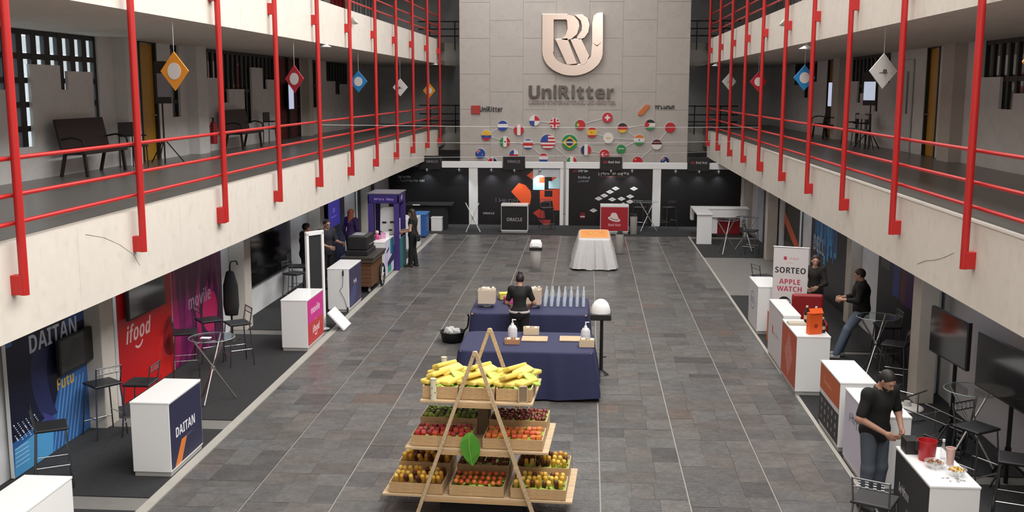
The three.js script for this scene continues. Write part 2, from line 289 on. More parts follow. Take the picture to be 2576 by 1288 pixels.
function door(no, x, s, z0, z1, m, label) {
  const o = struct('door_' + no, rb(0.06, 2.62, Math.abs(z1 - z0) - 0.08, x + s * 0.09, Y1 + 1.31, (z0 + z1) / 2, 0.008), m, label);
  for (const z of [z0, z1]) mesh('door_frame', bx(0.2, 2.72, 0.07, x + s * 0.08, Y1 + 1.33, z + (z === z0 ? -0.035 : 0.035)), MAT.frameDark, o);
  mesh('door_frame', bx(0.2, 0.1, Math.abs(z1 - z0), x + s * 0.08, Y1 + 2.68, (z0 + z1) / 2), MAT.frameDark, o);
  mesh('door_handle', [bar([x - s * 0.02, Y1 + 1.02, z1 + 0.16], [x + s * 0.06, Y1 + 1.02, z1 + 0.16], 0.012), bar([x - s * 0.02, Y1 + 1.02, z1 + 0.16], [x - s * 0.02, Y1 + 1.02, z1 + 0.28], 0.012)], MAT.steel, o);
}
door(1, WL, -1, -22.86, -23.83, MAT.yellowDoor, 'mustard yellow door in the left gallery');
door(2, WL, -1, -33.2, -34.6, M([0.10, 0.008, 0.008], 0.5), 'dark red door in the left gallery');
door(3, WL, -1, -34.6, -35.9, M([0.085, 0.008, 0.008], 0.5), 'dark red door leaf beyond the first red leaf');
door(4, WR, 1, -26.22, -27.2, MAT.yellowDoor, 'mustard yellow door in the right gallery');
door(5, WR, 1, -37.3, -38.2, M([0.32, 0.13, 0.02], 0.5), 'ochre door further along the right gallery');
// piers that stand a little proud of the gallery walls
const pier = (n, x, s, z0, z1, lab, m = MAT.wallUp) => struct('trim_pier_' + n, uvm(bb(x, x - s * 0.28, Y1, B2 + 0.02, z0, z1)), m, lab);
pier(1, WL, -1, -25.6, -26.3, 'pale pier beside the fire extinguisher'); pier(2, WL, -1, -36.1, -36.6, 'pale pier beyond the red doors', MAT.column);
pier(3, WR, 1, -24.4, -25.2, 'grey pier beside the mustard door of the right gallery', MAT.column); pier(4, WR, 1, -35.3, -36.2, 'grey pier in the middle of the right gallery', MAT.column);
pier(5, WL, -1, -21.6, -22.2, 'pale pier between bench and mustard door');
// second gallery: white piers and tall dark openings seen through its railing
for (const [n, xf, xw, xg, s] of side) for (let k = 0; k < 9; k++) {
  const z = -22 - k * 3.1, o = struct('window_' + (20 + k + (s > 0 ? 20 : 0)), bb(xw, xw - s * 0.05, Y2 + 0.9, B3, z, z - 1.9), MAT.screen, 'dark glazing of the second ' + n + ' gallery');
  for (const d of [0, 0.63, 1.27, 1.9]) mesh('mullion', bx(0.1, B3 - Y2 - 0.9, 0.07, xw - s * 0.08, (Y2 + 0.9 + B3) / 2, z - d), k % 3 ? MAT.wallUp : MAT.red, o);
}

// columns of the ground floor
for (const [n, x0, x1, zs] of [['left', GL, GL + 0.34, [-14.72, -21.2, -27.45, -33.6]], ['right', 5.3, 5.6, [-16.95, -31.35]], ['wall', 5.62, 5.86, [-22.72, -37.9]]])
  zs.forEach((z, i) => struct('trim_column_' + n + '_' + (i + 1), uvm(rb(Math.abs(x1 - x0), B1 + 0.3, 0.42, (x0 + x1) / 2, (B1 + 0.3) / 2, z, 0.015)), MAT.column, 'square concrete column between the ' + (n === 'wall' ? 'right' : n) + ' stands'));

// grey panelled end wall with recessed joints
struct('wall_back', uvm(bb(-5.17, 3.95, 0, 15.1, ZE - 0.35, ZE - 0.03)), MAT.panelJoint, 'grey panelled end wall carrying the metal emblem');
{
  const wall = scene.getObjectByName('wall_back'), xs = [-5.16, -3.95, -2.62, -1.31, 0.0, 1.32, 2.65, 3.94];
  for (let k = 0; k < 7; k++) {
    let y = -(k % 2) * 0.7;
    while (y < 14.9) { const y0 = Math.max(0, y), y1 = Math.min(15.05, y + 1.4); if (y1 - y0 > 0.05) { const g = uvm(bb(xs[k] + 0.005, xs[k + 1] - 0.005, y0 + 0.005, y1 - 0.005, ZE - 0.05, ZE + (R0() - 0.5) * 0.004)); const uv = g.attributes.uv, a = R0() * 9; for (let i = 0; i < uv.count; i++) uv.setX(i, uv.getX(i) + a); mesh('wall_panel', g, MAT.panelGrey, wall); } y += 1.4; }
  }
}
// rear cross passage seen in the gaps beside the end wall
for (const [n, x0, x1] of [['left', -7.4, -5.3], ['right', 4.05, 6.4]]) {
  struct('floor_passage_' + n, uvm(bb(x0, x1, Y1 - 0.3, Y1, -46.2, -50)), MAT.slabTop, 'floor of the rear cross passage');
  struct('trim_passage_' + n + '_lower', uvm(bb(x0, x1, B1, Y1, -46, -46.2)), MAT.column, 'edge beam of the rear cross passage');
  struct('trim_passage_' + n + '_upper', uvm(bb(x0, x1, B2, Y2, -46, -46.2)), MAT.column, 'upper edge beam of the rear cross passage');
  const r = thing('passage_railing', 'thin dark railing of the rear passage on the ' + n + ' of the end wall', 'railing', [0, 0, 0]);
  for (const y of [Y1 + 0.25, Y1 + 0.55, Y1 + 0.92, Y2 + 0.3, Y2 + 0.6, Y2 + 0.92]) mesh('rail', bar([x0, y, -45.95], [x1, y, -45.95], 0.025), MAT.blackMetal, r);
  for (let x = x0 + 0.5; x < x1; x += 1.1) for (const yb of [Y1, Y2]) mesh('post', bar([x, yb - 0.3, -45.9], [x, yb + 0.95, -45.9], 0.022), MAT.blackMetal, r);
}

// red posts, one object each, and the red railings between them
const postsL = [-7.35, -10.5, -13.5, -16.75, -19.85, -23.0, -26.15, -29.3, -32.5, -35.6, -38.85, -42.05], postsR = [-9.9, -13.0, -16.1, -19.3, -22.4, -25.5, -28.8, -31.85, -34.95, -38.15, -41.4];
for (const [n, zs, xf, s] of [['left', postsL, XL, 1], ['right', postsR, XR, -1]]) {
  zs.forEach((z, i) => {
    const p = thing('red_post', `tall red steel post fixed to the front of the ${n} galleries`, 'post', [xf + s * 0.12, 0, z], 0, `red posts along the ${n} galleries`);
    mesh('pole', cy(0.047, 0.047, 8.2, 0, 2.84 + 4.1, 0, 16), MAT.red, p);
    const big = (n === 'left' && i === 3) || (n === 'right' && i === 6);
    for (const y of [2.84, 6.38, 9.95]) mesh('bracket', rb(0.13, big && y < 3 ? 0.26 : 0.21, big ? 0.19 : 0.11, -s * 0.06, y + 0.11, 0, 0.006), MAT.red, p);
    for (const y of [0, 3.585]) for (const h of [4.28, 3.895, 3.60]) mesh('rail_stub', bar([0, h + y, 0], [-s * 0.066, h + y, 0], 0.018), MAT.red, p);
  });
  for (const [lv, y] of [['first', 0], ['second', 3.585]]) {
    const r = thing('gallery_railing', `three red steel rails guarding the ${lv} ${n} gallery`, 'railing', [xf + s * 0.03, y, 0]);
    const ends = [zs[0] + 3.2, ...zs, ZE + 0.05];
    for (const h of [4.28, 3.895, 3.60]) for (let i = 0; i + 1 < ends.length; i++) mesh('rail', cy(0.025, 0.025, Math.abs(ends[i + 1] - ends[i]) - 0.005).rotateX(Math.PI / 2).translate(0, h, (ends[i] + ends[i + 1]) / 2), MAT.red, r);
  }
}
// thin pale wires strung across the hall from post to post
[[[809, 314, -23.0], [1906, 320, -28.8]], [[948, 358, -29.3], [1866, 356, -31.85]], [[948, 398, -29.3], [1834, 381, -34.95]]].forEach(([a, b], i) => {
  const A = at(a[0], a[1], 'z', a[2]), B = at(b[0], b[1], 'z', b[2]); A.x = XL + 0.12; B.x = XR - 0.12;
  const m = A.clone().lerp(B, 0.5); m.y -= 0.03;
  tag(mesh('wire', tube([[A.x, A.y, A.z], [m.x, m.y, m.z], [B.x, B.y, B.z]], 0.0045, 40, 6), M([0.55, 0.55, 0.53], 0.5)), ['highest pale wire strung across the hall at gallery rail height', 'middle pale wire strung across the hall before the flags', 'lowest pale wire strung across the hall before the flags'][i], 'wire');
});

// ---------------------------------------------------------------- printed stand walls and screens
// board on the left wall (faces +x) or right wall (faces -x); z0 is the end nearer the camera
function wallBoard(name, label, s, x, z0, z1, y0, y1, W, H, draw, cat = 'stand wall') {
  const o = thing(name, label, cat, [x, 0, (z0 + z1) / 2]);
  const L = Math.abs(z1 - z0), h = y1 - y0;
  mesh('board', rb(0.05, h, L, -s * 0.025, (y0 + y1) / 2, 0, 0.004), MAT.white, o);
  mesh('print', sheet(L - 0.01, h - 0.01, s * 0.002, (y0 + y1) / 2, 0, s > 0 ? Math.PI / 2 : -Math.PI / 2), printMat(canvasTex(W, H, draw)), o);
  return o;
}
const grad = (g, x0, y0, x1, y1, ...st) => { const q = g.createLinearGradient(x0, y0, x1, y1); st.forEach(([p, c]) => q.addColorStop(p, c)); return q; };
wallBoard('printed_wall', 'stand wall printed in dark blue with a pale shape, white lettering and light blue stripes', 1, -7.33, -12.42, -14.55, 0.02, 2.35, 840, 920, (g, w, h) => {
  g.fillStyle = '#0c1230'; g.fillRect(0, 0, w, h);
  g.fillStyle = '#2e5f9c'; g.beginPath(); g.moveTo(w, h * 0.42); g.lineTo(w * 0.62, h * 0.58); g.lineTo(w * 0.5, h * 0.76); g.lineTo(0, h * 0.8); g.lineTo(0, h); g.lineTo(w, h); g.fill();
  g.fillStyle = '#4f9bd0'; g.beginPath(); g.moveTo(w * 0.02, h * 0.84); g.lineTo(w * 0.5, h * 0.8); g.lineTo(w * 0.46, h); g.lineTo(0, h); g.fill();
  g.fillStyle = '#5c8fc8'; for (let i = 0; i < 7; i++) { g.save(); g.translate(w * (0.62 + i * 0.05), h * 0.62); g.rotate(0.35); g.fillRect(0, 0, 14, h * 0.4); g.restore(); }
  g.fillStyle = '#31508f'; g.fillRect(w * 0.72, h * 0.13, w * 0.28, h * 0.16); g.fillStyle = '#3a6cae'; g.fillRect(0, h * 0.16, w * 0.07, h * 0.1);
  // indigo waving shape
  g.fillStyle = '#232a58'; g.beginPath(); g.moveTo(w * 0.3, h * 0.34); g.bezierCurveTo(w * 0.2, h * 0.5, w * 0.3, h * 0.7, w * 0.4, h * 0.78); g.lineTo(w * 0.55, h * 0.78); g.bezierCurveTo(w * 0.44, h * 0.6, w * 0.42, h * 0.5, w * 0.5, h * 0.36); g.fill();
  g.fillStyle = '#3d3f86'; g.beginPath(); g.moveTo(w * 0.36, h * 0.72); g.lineTo(w * 0.52, h * 0.8); g.lineTo(w * 0.42, h * 0.83); g.fill();
  txt(g, 'DAITAN', w * 0.57, h * 0.30, 132, '#c9d3e6', { sx: 1.1 });
  txt(g, 'Futu', w * 0.68, h * 0.615, 92, '#c9a13c');
  g.fillStyle = '#e2e6ee'; for (let i = 0; i < 60; i++) { const a = (i * 37) % 100, b = (i * 61) % 100; g.fillRect(w * (0.02 + a * 0.0028), h * (0.70 + b * 0.0011), 12, 5); }
  g.fillStyle = '#a8cbe8'; for (let i = 0; i < 5; i++) g.fillRect(w * 0.02, h * (0.84 + i * 0.025), w * 0.16, 5);
});
wallBoard('printed_wall', 'stand wall printed red with a white smile logo and television', 1, -7.33, -15.56, -17.74, 0.02, 2.35, 840, 920, (g, w, h) => {
  g.fillStyle = grad(g, 0, 0, w, 0, [0, '#b01218'], [0.7, '#c4181a'], [1, '#b01c1c']); g.fillRect(0, 0, w, h);
  g.fillStyle = '#d02420'; g.beginPath(); g.arc(w * 0.9, h * 0.85, w * 0.22, 0, 7); g.fill(); g.fillStyle = '#8e0f14'; g.beginPath(); g.arc(w * 0.95, h * 0.72, w * 0.16, 0, 7); g.fill();
  txt(g, 'ifood', w * 0.34, h * 0.545, 150, '#d8b9b8', { style: 'italic' });
  g.strokeStyle = '#d8b9b8'; g.lineWidth = 16; g.beginPath(); g.arc(w * 0.34, h * 0.585, 70, 0.5, 2.3); g.stroke();
});
wallBoard('printed_wall', 'stand wall printed magenta and purple with pale cursive lettering', 1, -7.33, -17.75, -20.3, 0.02, 2.35, 900, 820, (g, w, h) => {
  g.fillStyle = '#5a1446'; g.fillRect(0, 0, w, h);
  const r = rng(3); for (let i = 0; i < 26; i++) { g.fillStyle = ['#7a1a5c', '#a51c62', '#4a1440', '#8e1c6a', '#3a1236'][i % 5]; const x = r() * w; g.beginPath(); g.moveTo(x, h * (0.1 + r() * 0.4)); g.lineTo(x + 40 + r() * 60, h * 0.9); g.lineTo(x - 30, h); g.lineTo(x - 60, h * 0.6); g.fill(); }
  g.fillStyle = '#b5205a'; g.beginPath(); g.arc(w * 0.72, h * 0.7, w * 0.16, 0, 7); g.fill();
  g.fillStyle = '#8a1e86'; g.fillRect(w * 0.02, h * 0.02, w * 0.2, h * 0.2);
  txt(g, 'movile', w * 0.52, h * 0.545, 130, '#a58aa0');
});
wallBoard('printed_wall', 'tall stand wall printed dark blue and teal behind the two men', 1, -7.33, -28.3, -31.1, 0.02, 2.35, 512, 512, (g, w, h) => {
  g.fillStyle = '#17223f'; g.fillRect(0, 0, w, h); g.fillStyle = '#1d4f74'; g.fillRect(0, 0, w * 0.3, h); g.fillStyle = '#27304f'; g.fillRect(w * 0.75, 0, w * 0.25, h);
  const r = rng(5); for (let i = 0; i < 40; i++) { g.fillStyle = ['#2f4d7a', '#3b3f78', '#254a66'][i % 3]; g.fillRect(r() * w, h * 0.3 + r() * h * 0.6, 6 + r() * 14, 30 + r() * 90); }
});
wallBoard('printed_wall', 'narrow dark slate blue stand wall beside the purple archway', 1, -7.33, -32.9, -35.6, 0.02, 2.35, 256, 256, (g, w, h) => { g.fillStyle = '#151722'; g.fillRect(0, 0, w, h); g.fillStyle = '#343a55'; g.fillRect(w * 0.6, 0, w * 0.4, h); g.fillStyle = '#0d0e14'; g.fillRect(w * 0.1, 0, w * 0.38, h * 0.5); });
// right side
wallBoard('printed_wall', 'stand wall printed near black with bright blue cityscape and white lettering', -1, GR - 0.1, -27.2, -23.1, 0.02, 2.35, 1024, 640, (g, w, h) => {
  g.fillStyle = '#1a1f26'; g.fillRect(0, 0, w, h); const r = rng(9);
  for (let i = 0; i < 44; i++) { const x = w * (0.04 + r() * 0.6), d = 60 + r() * 190; g.fillStyle = ['#2a86c8', '#1f6db4', '#3fa3e0', '#1a4f8e'][i % 4]; g.fillRect(x, 0, 16 + r() * 40, 150 + d * (1.2 - Math.abs(x / w - 0.35))); }
  for (let i = 0; i < 60; i++) { g.fillStyle = '#3a424c'; g.fillRect(w * r(), h * (0.3 + 0.5 * r()), 3 + r() * 5, 10 + r() * 30); }
  txt(g, 'DELL', w * 0.22, h * 0.50, 150, '#a9adb2', { sx: 0.9 });
});
wallBoard('printed_wall', 'stand wall printed black with blue, red and purple lit figures', -1, GR - 0.1, -20.9, -17.3, 0.02, 2.35, 800, 512, (g, w, h) => {
  g.fillStyle = '#0d0d12'; g.fillRect(0, 0, w, h); g.fillStyle = '#2b3a86'; g.fillRect(w * 0.28, h * 0.1, w * 0.12, h * 0.4); g.fillStyle = '#3a1f52'; g.fillRect(w * 0.44, h * 0.1, w * 0.2, h * 0.42); g.fillStyle = '#8c2a1c'; g.beginPath(); g.arc(w * 0.86, h * 0.55, w * 0.07, 0, 7); g.fill();
  g.fillStyle = '#4d4f55'; g.fillRect(w * 0.05, h * 0.22, w * 0.16, h * 0.1); g.fillStyle = '#5d2a2e'; g.fillRect(w * 0.42, h * 0.2, w * 0.08, h * 0.3);
});
wallBoard('printed_wall', 'dark green stand wall with an orange ribbon beside the column', -1, GR - 0.1, -30.9, -28.7, 0.02, 2.35, 300, 300, (g, w, h) => { g.fillStyle = '#1f231c'; g.fillRect(0, 0, w, h); g.fillStyle = '#c8552f'; g.beginPath(); g.moveTo(0, h * 0.36); g.lineTo(w, h * 0.66); g.lineTo(w, h * 0.8); g.lineTo(0, h * 0.5); g.fill(); g.fillStyle = '#4a4a46'; g.fillRect(0, h * 0.72, w * 0.8, h * 0.28); });
wallBoard('printed_wall', 'blue grey printed stand wall beside the far right column', -1, GR - 0.1, -35.9, -32.3, 0.02, 2.35, 300, 300, (g, w, h) => { g.fillStyle = '#3a414c'; g.fillRect(0, 0, w, h); const r = rng(12); for (let i = 0; i < 70; i++) { g.fillStyle = ['#59616e', '#2a2f38', '#6b7280'][i % 3]; g.fillRect(r() * w, h * (0.35 + 0.5 * r()), 8, 14); } g.fillStyle = '#aeb4bf'; g.fillRect(0, 0, w * 0.35, h); });
wallBoard('printed_wall', 'pale stand wall with a small red mark behind the television stands', -1, GR - 0.06, -16.6, -9.5, 0.02, 1.95, 512, 160, (g, w, h) => { g.fillStyle = '#b9b7bb'; g.fillRect(0, 0, w, h); g.fillStyle = '#b88a8c'; g.fillRect(w * 0.84, h * 0.3, 30, 12); });

// televisions: on the left walls
function tv(label, pos, turn, w, h, parts) {
  const o = thing('television', label, 'television', pos, turn);
  mesh('casing', rb(w, h, 0.06, 0, 0, 0, 0.012), MAT.black, o);
  mesh('screen', bx(w - 0.05, h - 0.05, 0.004, 0, 0.005, 0.031), MAT.screen, o);
  mesh('mount', bx(0.2, 0.2, 0.05, 0, 0, -0.05), MAT.blackMetal, o);
  return o;
}
tv('black television hung on the dark blue printed wall', [-7.25, 1.32, -14.05], Math.PI / 2, 1.0, 0.5);
tv('black television hung high on the red printed wall', [-7.25, 1.74, -16.5], Math.PI / 2, 1.45, 0.78);
tv('very large black video wall screen hung on the white wall', [-7.34, 1.45, -23.6], Math.PI / 2, 3.25, 1.5);
{ const o = tv('glowing purple square screen on the dark blue wall', [-7.25, 1.52, -29.35], Math.PI / 2, 1.4, 0.86);
  const t = canvasTex(128, 128, (g, w, h) => { g.fillStyle = '#3a2f9c'; g.fillRect(0, 0, w, h); g.fillStyle = '#6a5fd0'; g.beginPath(); g.arc(60, 55, 12, 0, 7); g.fill(); g.fillRect(30, 80, 60, 6); });
  o.children[1].material = new THREE.MeshStandardMaterial({ color: 0x000000, emissive: 0xffffff, emissiveMap: t, emissiveIntensity: 0.8, roughness: 0.3 });
  const l = new THREE.RectAreaLight(0x4a3fd0, 0.8, 1.35, 0.8); l.position.set(-7.12, 1.52, -29.35); l.lookAt(0, 1.52, -29.35); scene.add(l); }
// televisions on black floor stands, right
for (const [lab, x, z, yc, w, h, sl] of [['black television on a slim floor stand beside the concrete column', 5.17, -14.95, 1.53, 1.2, 0.68, 'slim black floor stand under the television beside the column'], ['larger black television on a floor stand near the snack counter', 5.32, -13.3, 1.46, 1.5, 0.74, 'slim black floor stand under the larger television']]) {
  const st = thing('screen_stand', sl, 'stand', [x + 0.1, 0, z]);
  mesh('pole', cy(0.028, 0.028, yc - 0.02, 0, (yc - 0.02) / 2, 0), MAT.blackMetal, st);
  for (let k = 0; k < 3; k++) { const a = k * 2.094 + 0.4; mesh('leg', bar([0, 0.34, 0], [Math.cos(a) * 0.34, 0.028, Math.sin(a) * 0.34], 0.014), MAT.blackMetal, st); }
  mesh('clamp', cy(0.04, 0.04, 0.12, 0, 0.42, 0), MAT.blackMetal, st);
  tv(lab, [x, yc, z], -Math.PI / 2 + 0.1, w, h);
}

// ---------------------------------------------------------------- black stands along the back
const ZB = -38.74;
function backStand(label, x0, x1, W, H, draw) {
  const o = thing('back_stand', label, 'stand wall', [(x0 + x1) / 2, 0, ZB]);
  const w = x1 - x0;
  mesh('back_panel', bx(w, 2.14, 0.05, 0, 1.07, 0), MAT.black, o);
  mesh('print', sheet(w - 0.01, 2.12, 0, 1.07, 0.028), printMat(canvasTex(W, H, draw), 0.35), o);
  return o;
}
backStand('black back wall of the stand with blue cabinet and white box', -7.4, -4.4, 600, 430, (g, w, h) => { g.fillStyle = '#0f1012'; g.fillRect(0, 0, w, h); g.fillStyle = '#060607'; g.fillRect(w * 0.71, h * 0.08, w * 0.25, h * 0.26); scrib(g, w * 0.19, h * 0.17, 90, 24, '#b9bcc0', 3); scrib(g, w * 0.28, h * 0.235, 200, 18, '#8e9196', 4); });
backStand('black back wall printed with orange-red angular shapes', -4.07, -1.02, 900, 640, (g, w, h) => {
  g.fillStyle = '#19171a'; g.fillRect(0, 0, w, h);
  const P = (c, ...p) => { g.fillStyle = c; g.beginPath(); p.forEach(([x, y], i) => g[i ? 'lineTo' : 'moveTo'](x / 1240 * w, y / 840 * h)); g.fill(); };
  P('#d8542e', [740, 110], [830, 40], [840, 180]);
  P('#e0572a', [505, 350], [620, 220], [720, 250], [800, 340], [810, 420], [790, 540], [680, 540], [600, 450]);
  P('#d84a2c', [940, 330], [1240, 300], [1240, 620], [1150, 620], [1130, 480], [1010, 480], [940, 520]); P('#19171a', [1010, 330], [1130, 330], [1130, 420], [1010, 420]);
  P('#b9dfe8', [835, 10], [1240, 10], [1240, 300], [1070, 300], [1070, 190], [1010, 190], [1010, 320], [835, 320]); P('#c8ccd2', [835, 10], [1240, 10], [1240, 150], [835, 160]); P('#d8542e', [930, 130], [1010, 130], [1010, 215], [930, 215]); P('#19171a', [1010, 130], [1120, 130], [1120, 190], [1070, 190], [1070, 320], [1030, 320], [1030, 190], [1010, 190]); P('#d8542e', [1120, 130], [1200, 130], [1120, 190]);
  P('#b53a30', [835, 660], [930, 600], [1010, 640], [1020, 740], [930, 740]); P('#a83a38', [910, 760], [1120, 760], [1080, 840], [1000, 840]);
  txt(g, 'ORACLE', w * 0.06, h * 0.80, 34, '#a9a5a8', { align: 'left' });
  scrib(g, w * 0.36, h * 0.565, 260, 54, '#57555a', 5);
});
backStand('black back wall printed with rows of small pale chips and white headings', -0.70, 2.38, 900, 640, (g, w, h) => {
  g.fillStyle = '#151113'; g.fillRect(0, 0, w, h); const q = (x, y) => [x / 1260 * w, (y - 240) / 840 * h];
  for (const [x, y] of [[455, 680], [540, 635], [625, 580], [710, 530], [660, 690], [800, 680], [985, 530], [930, 645], [930, 720], [380, 855], [830, 765]]) { const [a, b] = q(x, y); g.fillStyle = '#c9c6c4'; g.beginPath(); g.moveTo(a - 45, b); g.lineTo(a, b - 24); g.lineTo(a + 45, b); g.lineTo(a, b + 24); g.fill(); g.fillStyle = '#8d8a89'; g.fillRect(a - 10, b - 6, 20, 8); }
  scrib(g, q(235, 275)[0], q(0, 275)[1], 130, 34, '#d9d7d8', 6); g.fillStyle = '#7c1226'; g.fillRect(...q(60, 262), 50, 22);
  scrib(g, q(235, 370)[0], q(0, 370)[1], 130, 32, '#a9a8bb', 7); scrib(g, q(250, 425)[0], q(0, 425)[1], 160, 26, '#8a8aa0', 8);
  scrib(g, q(680, 312)[0], q(0, 312)[1], 330, 34, '#dcd6cf', 9); g.fillStyle = '#6e3a34'; g.fillRect(...q(450, 355), 300, 6);
  const [a, b] = q(215, 940); g.fillStyle = '#6e1626'; g.fillRect(a - 26, b - 40, 52, 70); g.fillStyle = '#c9bdb9'; g.fillRect(a - 24, b - 2, 48, 16);
});
backStand('plain black back wall behind the L-shaped counter', 2.68, 5.6, 64, 64, (g, w, h) => { g.fillStyle = '#070708'; g.fillRect(0, 0, w, h); });
// white posts and fascia of the back stands
const wp = (n, x0, x1, lab) => tag(mesh('stand_post', rb(x1 - x0, 2.11, 0.16, (x0 + x1) / 2, 1.072, ZB + 0.02, 0.006), MAT.white), lab, 'post');
wp(0, -4.4, -4.07, 'wide white post between the two left black stands'); wp(0, -1.02, -0.89, 'slim white post at the edge of the orange-red shapes wall'); wp(0, -0.80, -0.69, 'slim white post at the edge of the pale chips wall'); wp(0, 2.38, 2.68, 'wide white post between the chips wall and the plain black wall'); wp(0, -7.55, -7.42, 'slim white post at the outer edge of the far left black stand'); wp(0, 5.6, 5.72, 'slim white post at the outer edge of the plain black stand');
const fa = (x0, x1, lab) => tag(mesh('stand_fascia', rb(x1 - x0, 0.23, 0.18, (x0 + x1) / 2, 2.245, ZB + 0.03, 0.006), MAT.white), lab, 'fascia');
fa(-5.4, -3.15, 'white fascia strip over the two left black stands'); fa(-2.30, -0.89, 'white fascia strip over the orange-red shapes'); fa(-0.80, 0.43, 'short white fascia strip above the white headings'); fa(1.27, 3.62, 'white fascia strip over the wide white post at right'); fa(4.42, 5.72, 'white fascia strip ending under the right gallery');
function fasciaSign(x0, x1, label, draw) {
  const o = thing('fascia_sign', label, 'sign', [(x0 + x1) / 2, 0, ZB + 0.05]); const w = x1 - x0;
  mesh('box', rb(w, 0.5, 0.26, 0, 2.31, 0, 0.006), MAT.black, o);
  mesh('print', sheet(w - 0.02, 0.48, 0, 2.31, 0.132), printMat(canvasTex(256, 150, (g, W, H) => { g.fillStyle = '#140f13'; g.fillRect(0, 0, W, H); draw(g, W, H); })), o);
}
fasciaSign(-3.12, -2.32, 'black sign box above the orange-red shapes wall', (g, w, h) => txt(g, 'ORACLE', w / 2, h * 0.36, 42, '#8d858a'));
fasciaSign(0.45, 1.25, 'black sign box above the pale chips wall', (g, w, h) => { g.fillStyle = '#7c2018'; g.beginPath(); g.ellipse(58, 54, 30, 16, 0, 0, 7); g.fill(); txt(g, 'Red Hat', w * 0.64, h * 0.36, 38, '#c9c6c4'); });
fasciaSign(3.64, 4.40, 'black sign box above the plain black wall', (g, w, h) => { g.fillStyle = '#7c2018'; g.beginPath(); g.ellipse(54, 54, 28, 15, 0, 0, 7); g.fill(); txt(g, 'Red Hat', w * 0.64, h * 0.36, 38, '#b9b6b6'); });
fasciaSign(-6.25, -5.43, 'black sign box above the far left black stand', (g, w, h) => txt(g, 'ORACLE', w * 0.6, h * 0.4, 38, '#8d858a'));
// small spot lamps under the fascia
for (const [x, lab] of [[-5.95, 'over the lettered black wall'], [-4.75, 'beside the wide white post at left'], [-3.55, 'over the dark half of the shapes wall'], [-2.7, 'under the sign above the shapes'], [-1.75, 'over the pale grey shape'], [0.85, 'under the sign above the chips'], [1.62, 'over the chips wall at right'], [3.2, 'over the plain black wall at left'], [4.05, 'under the sign above the plain black wall'], [4.75, 'over the plain black wall near the column']]) {
  const o = thing('spot_lamp', 'small round spot lamp ' + lab, 'lamp', [x, 2.06, ZB + 0.24]);
  mesh('arm', bar([0, 0.06, -0.14], [0, 0.02, 0], 0.012), MAT.steel, o);
  mesh('shell', lathe([[0.02, 0.03], [0.045, 0.02], [0.05, -0.04]]).rotateX(0.5), MAT.steel, o);
  mesh('bulb', sp(0.035, 0, -0.03, -0.015), new THREE.MeshStandardMaterial({ color: 0x222222, emissive: new THREE.Color(0.9, 0.95, 1), emissiveIntensity: 2.2 }), o);
  const l = new THREE.SpotLight(new THREE.Color(0.9, 0.95, 1), 6, 5, 0.9, 0.8, 2); l.position.set(x, 2.0, ZB + 0.26); l.target.position.set(x, 0.9, ZB); l.castShadow = true; scene.add(l, l.target);
}

// tube lamps on the soffit over the stands, close to the walls
for (const [x, s, z, lab] of [[GL + 0.32, 1, -15.0, 'beside the end of the blue printed wall'], [GL + 0.32, 1, -20.75, 'over the end of the magenta wall'], [GL + 0.32, 1, -26.2, 'beyond the large wall screen'], [GL + 0.32, 1, -31.9, 'over the red-haired woman'], [GR - 0.32, -1, -22.0, 'over the man in jeans'], [GR - 0.32, -1, -28.0, 'between the blue cityscape and the orange ribbon'], [GR - 0.32, -1, -33.4, 'over the far right glass table'], [GR - 0.32, -1, -15.3, 'over the television beside the column']]) {
  const o = thing('tube_lamp', 'white tube lamp on the stand ceiling ' + lab, 'lamp', [x, B1 + 0.2, z]);
  mesh('housing', rb(0.1, 0.05, 1.3, 0, 0.025, 0, 0.01), MAT.white, o);
  mesh('tube', cy(0.018, 0.018, 1.2).rotateX(Math.PI / 2).translate(0, -0.02, 0), new THREE.MeshStandardMaterial({ color: 0x333333, emissive: new THREE.Color(0.8, 0.9, 1), emissiveIntensity: 3 }), o);
  const l = new THREE.RectAreaLight(new THREE.Color(0.8, 0.9, 1), s > 0 ? 34 : 20, 0.06, 1.2); l.position.set(x, B1 + 0.155, z); l.lookAt(x, 0, z); scene.add(l);
}

// ---------------------------------------------------------------- counters
function counter(label, x0, x1, z0, z1, s, draw, W = 512, H = 420, h = 1.0) { // s: side of the print (+1 faces +x, -1 faces -x, 2 faces +z)
  const w = x1 - x0, d = Math.abs(z1 - z0), o = thing('counter', label, 'counter', [(x0 + x1) / 2, 0.014, (z0 + z1) / 2]);
  mesh('plinth', bx(w - 0.03, 0.06, d - 0.03, 0, 0.03, 0), MAT.grey, o);
  mesh('body', rb(w, h - 0.085, d, 0, 0.06 + (h - 0.085) / 2, 0, 0.006), MAT.white, o);
  mesh('top', rb(w + 0.012, 0.026, d + 0.012, 0, h - 0.013, 0, 0.006), MAT.whiteGloss, o);
  if (draw) {
    const m = printMat(canvasTex(W, H, draw));
    if (s === 2) mesh('front_print', sheet(w - 0.03, h - 0.16, 0, 0.06 + (h - 0.085) / 2, d / 2 + 0.003), m, o);
    else mesh('front_print', sheet(d - 0.03, h - 0.12, s * (w / 2 + 0.003), 0.06 + (h - 0.085) / 2 + 0.01, 0, s * Math.PI / 2), m, o);
  }
  return o;
}
counter('plain white counter on the carpet before the blue printed wall', -5.83, -5.32, -8.85, -10.06, 1, null);
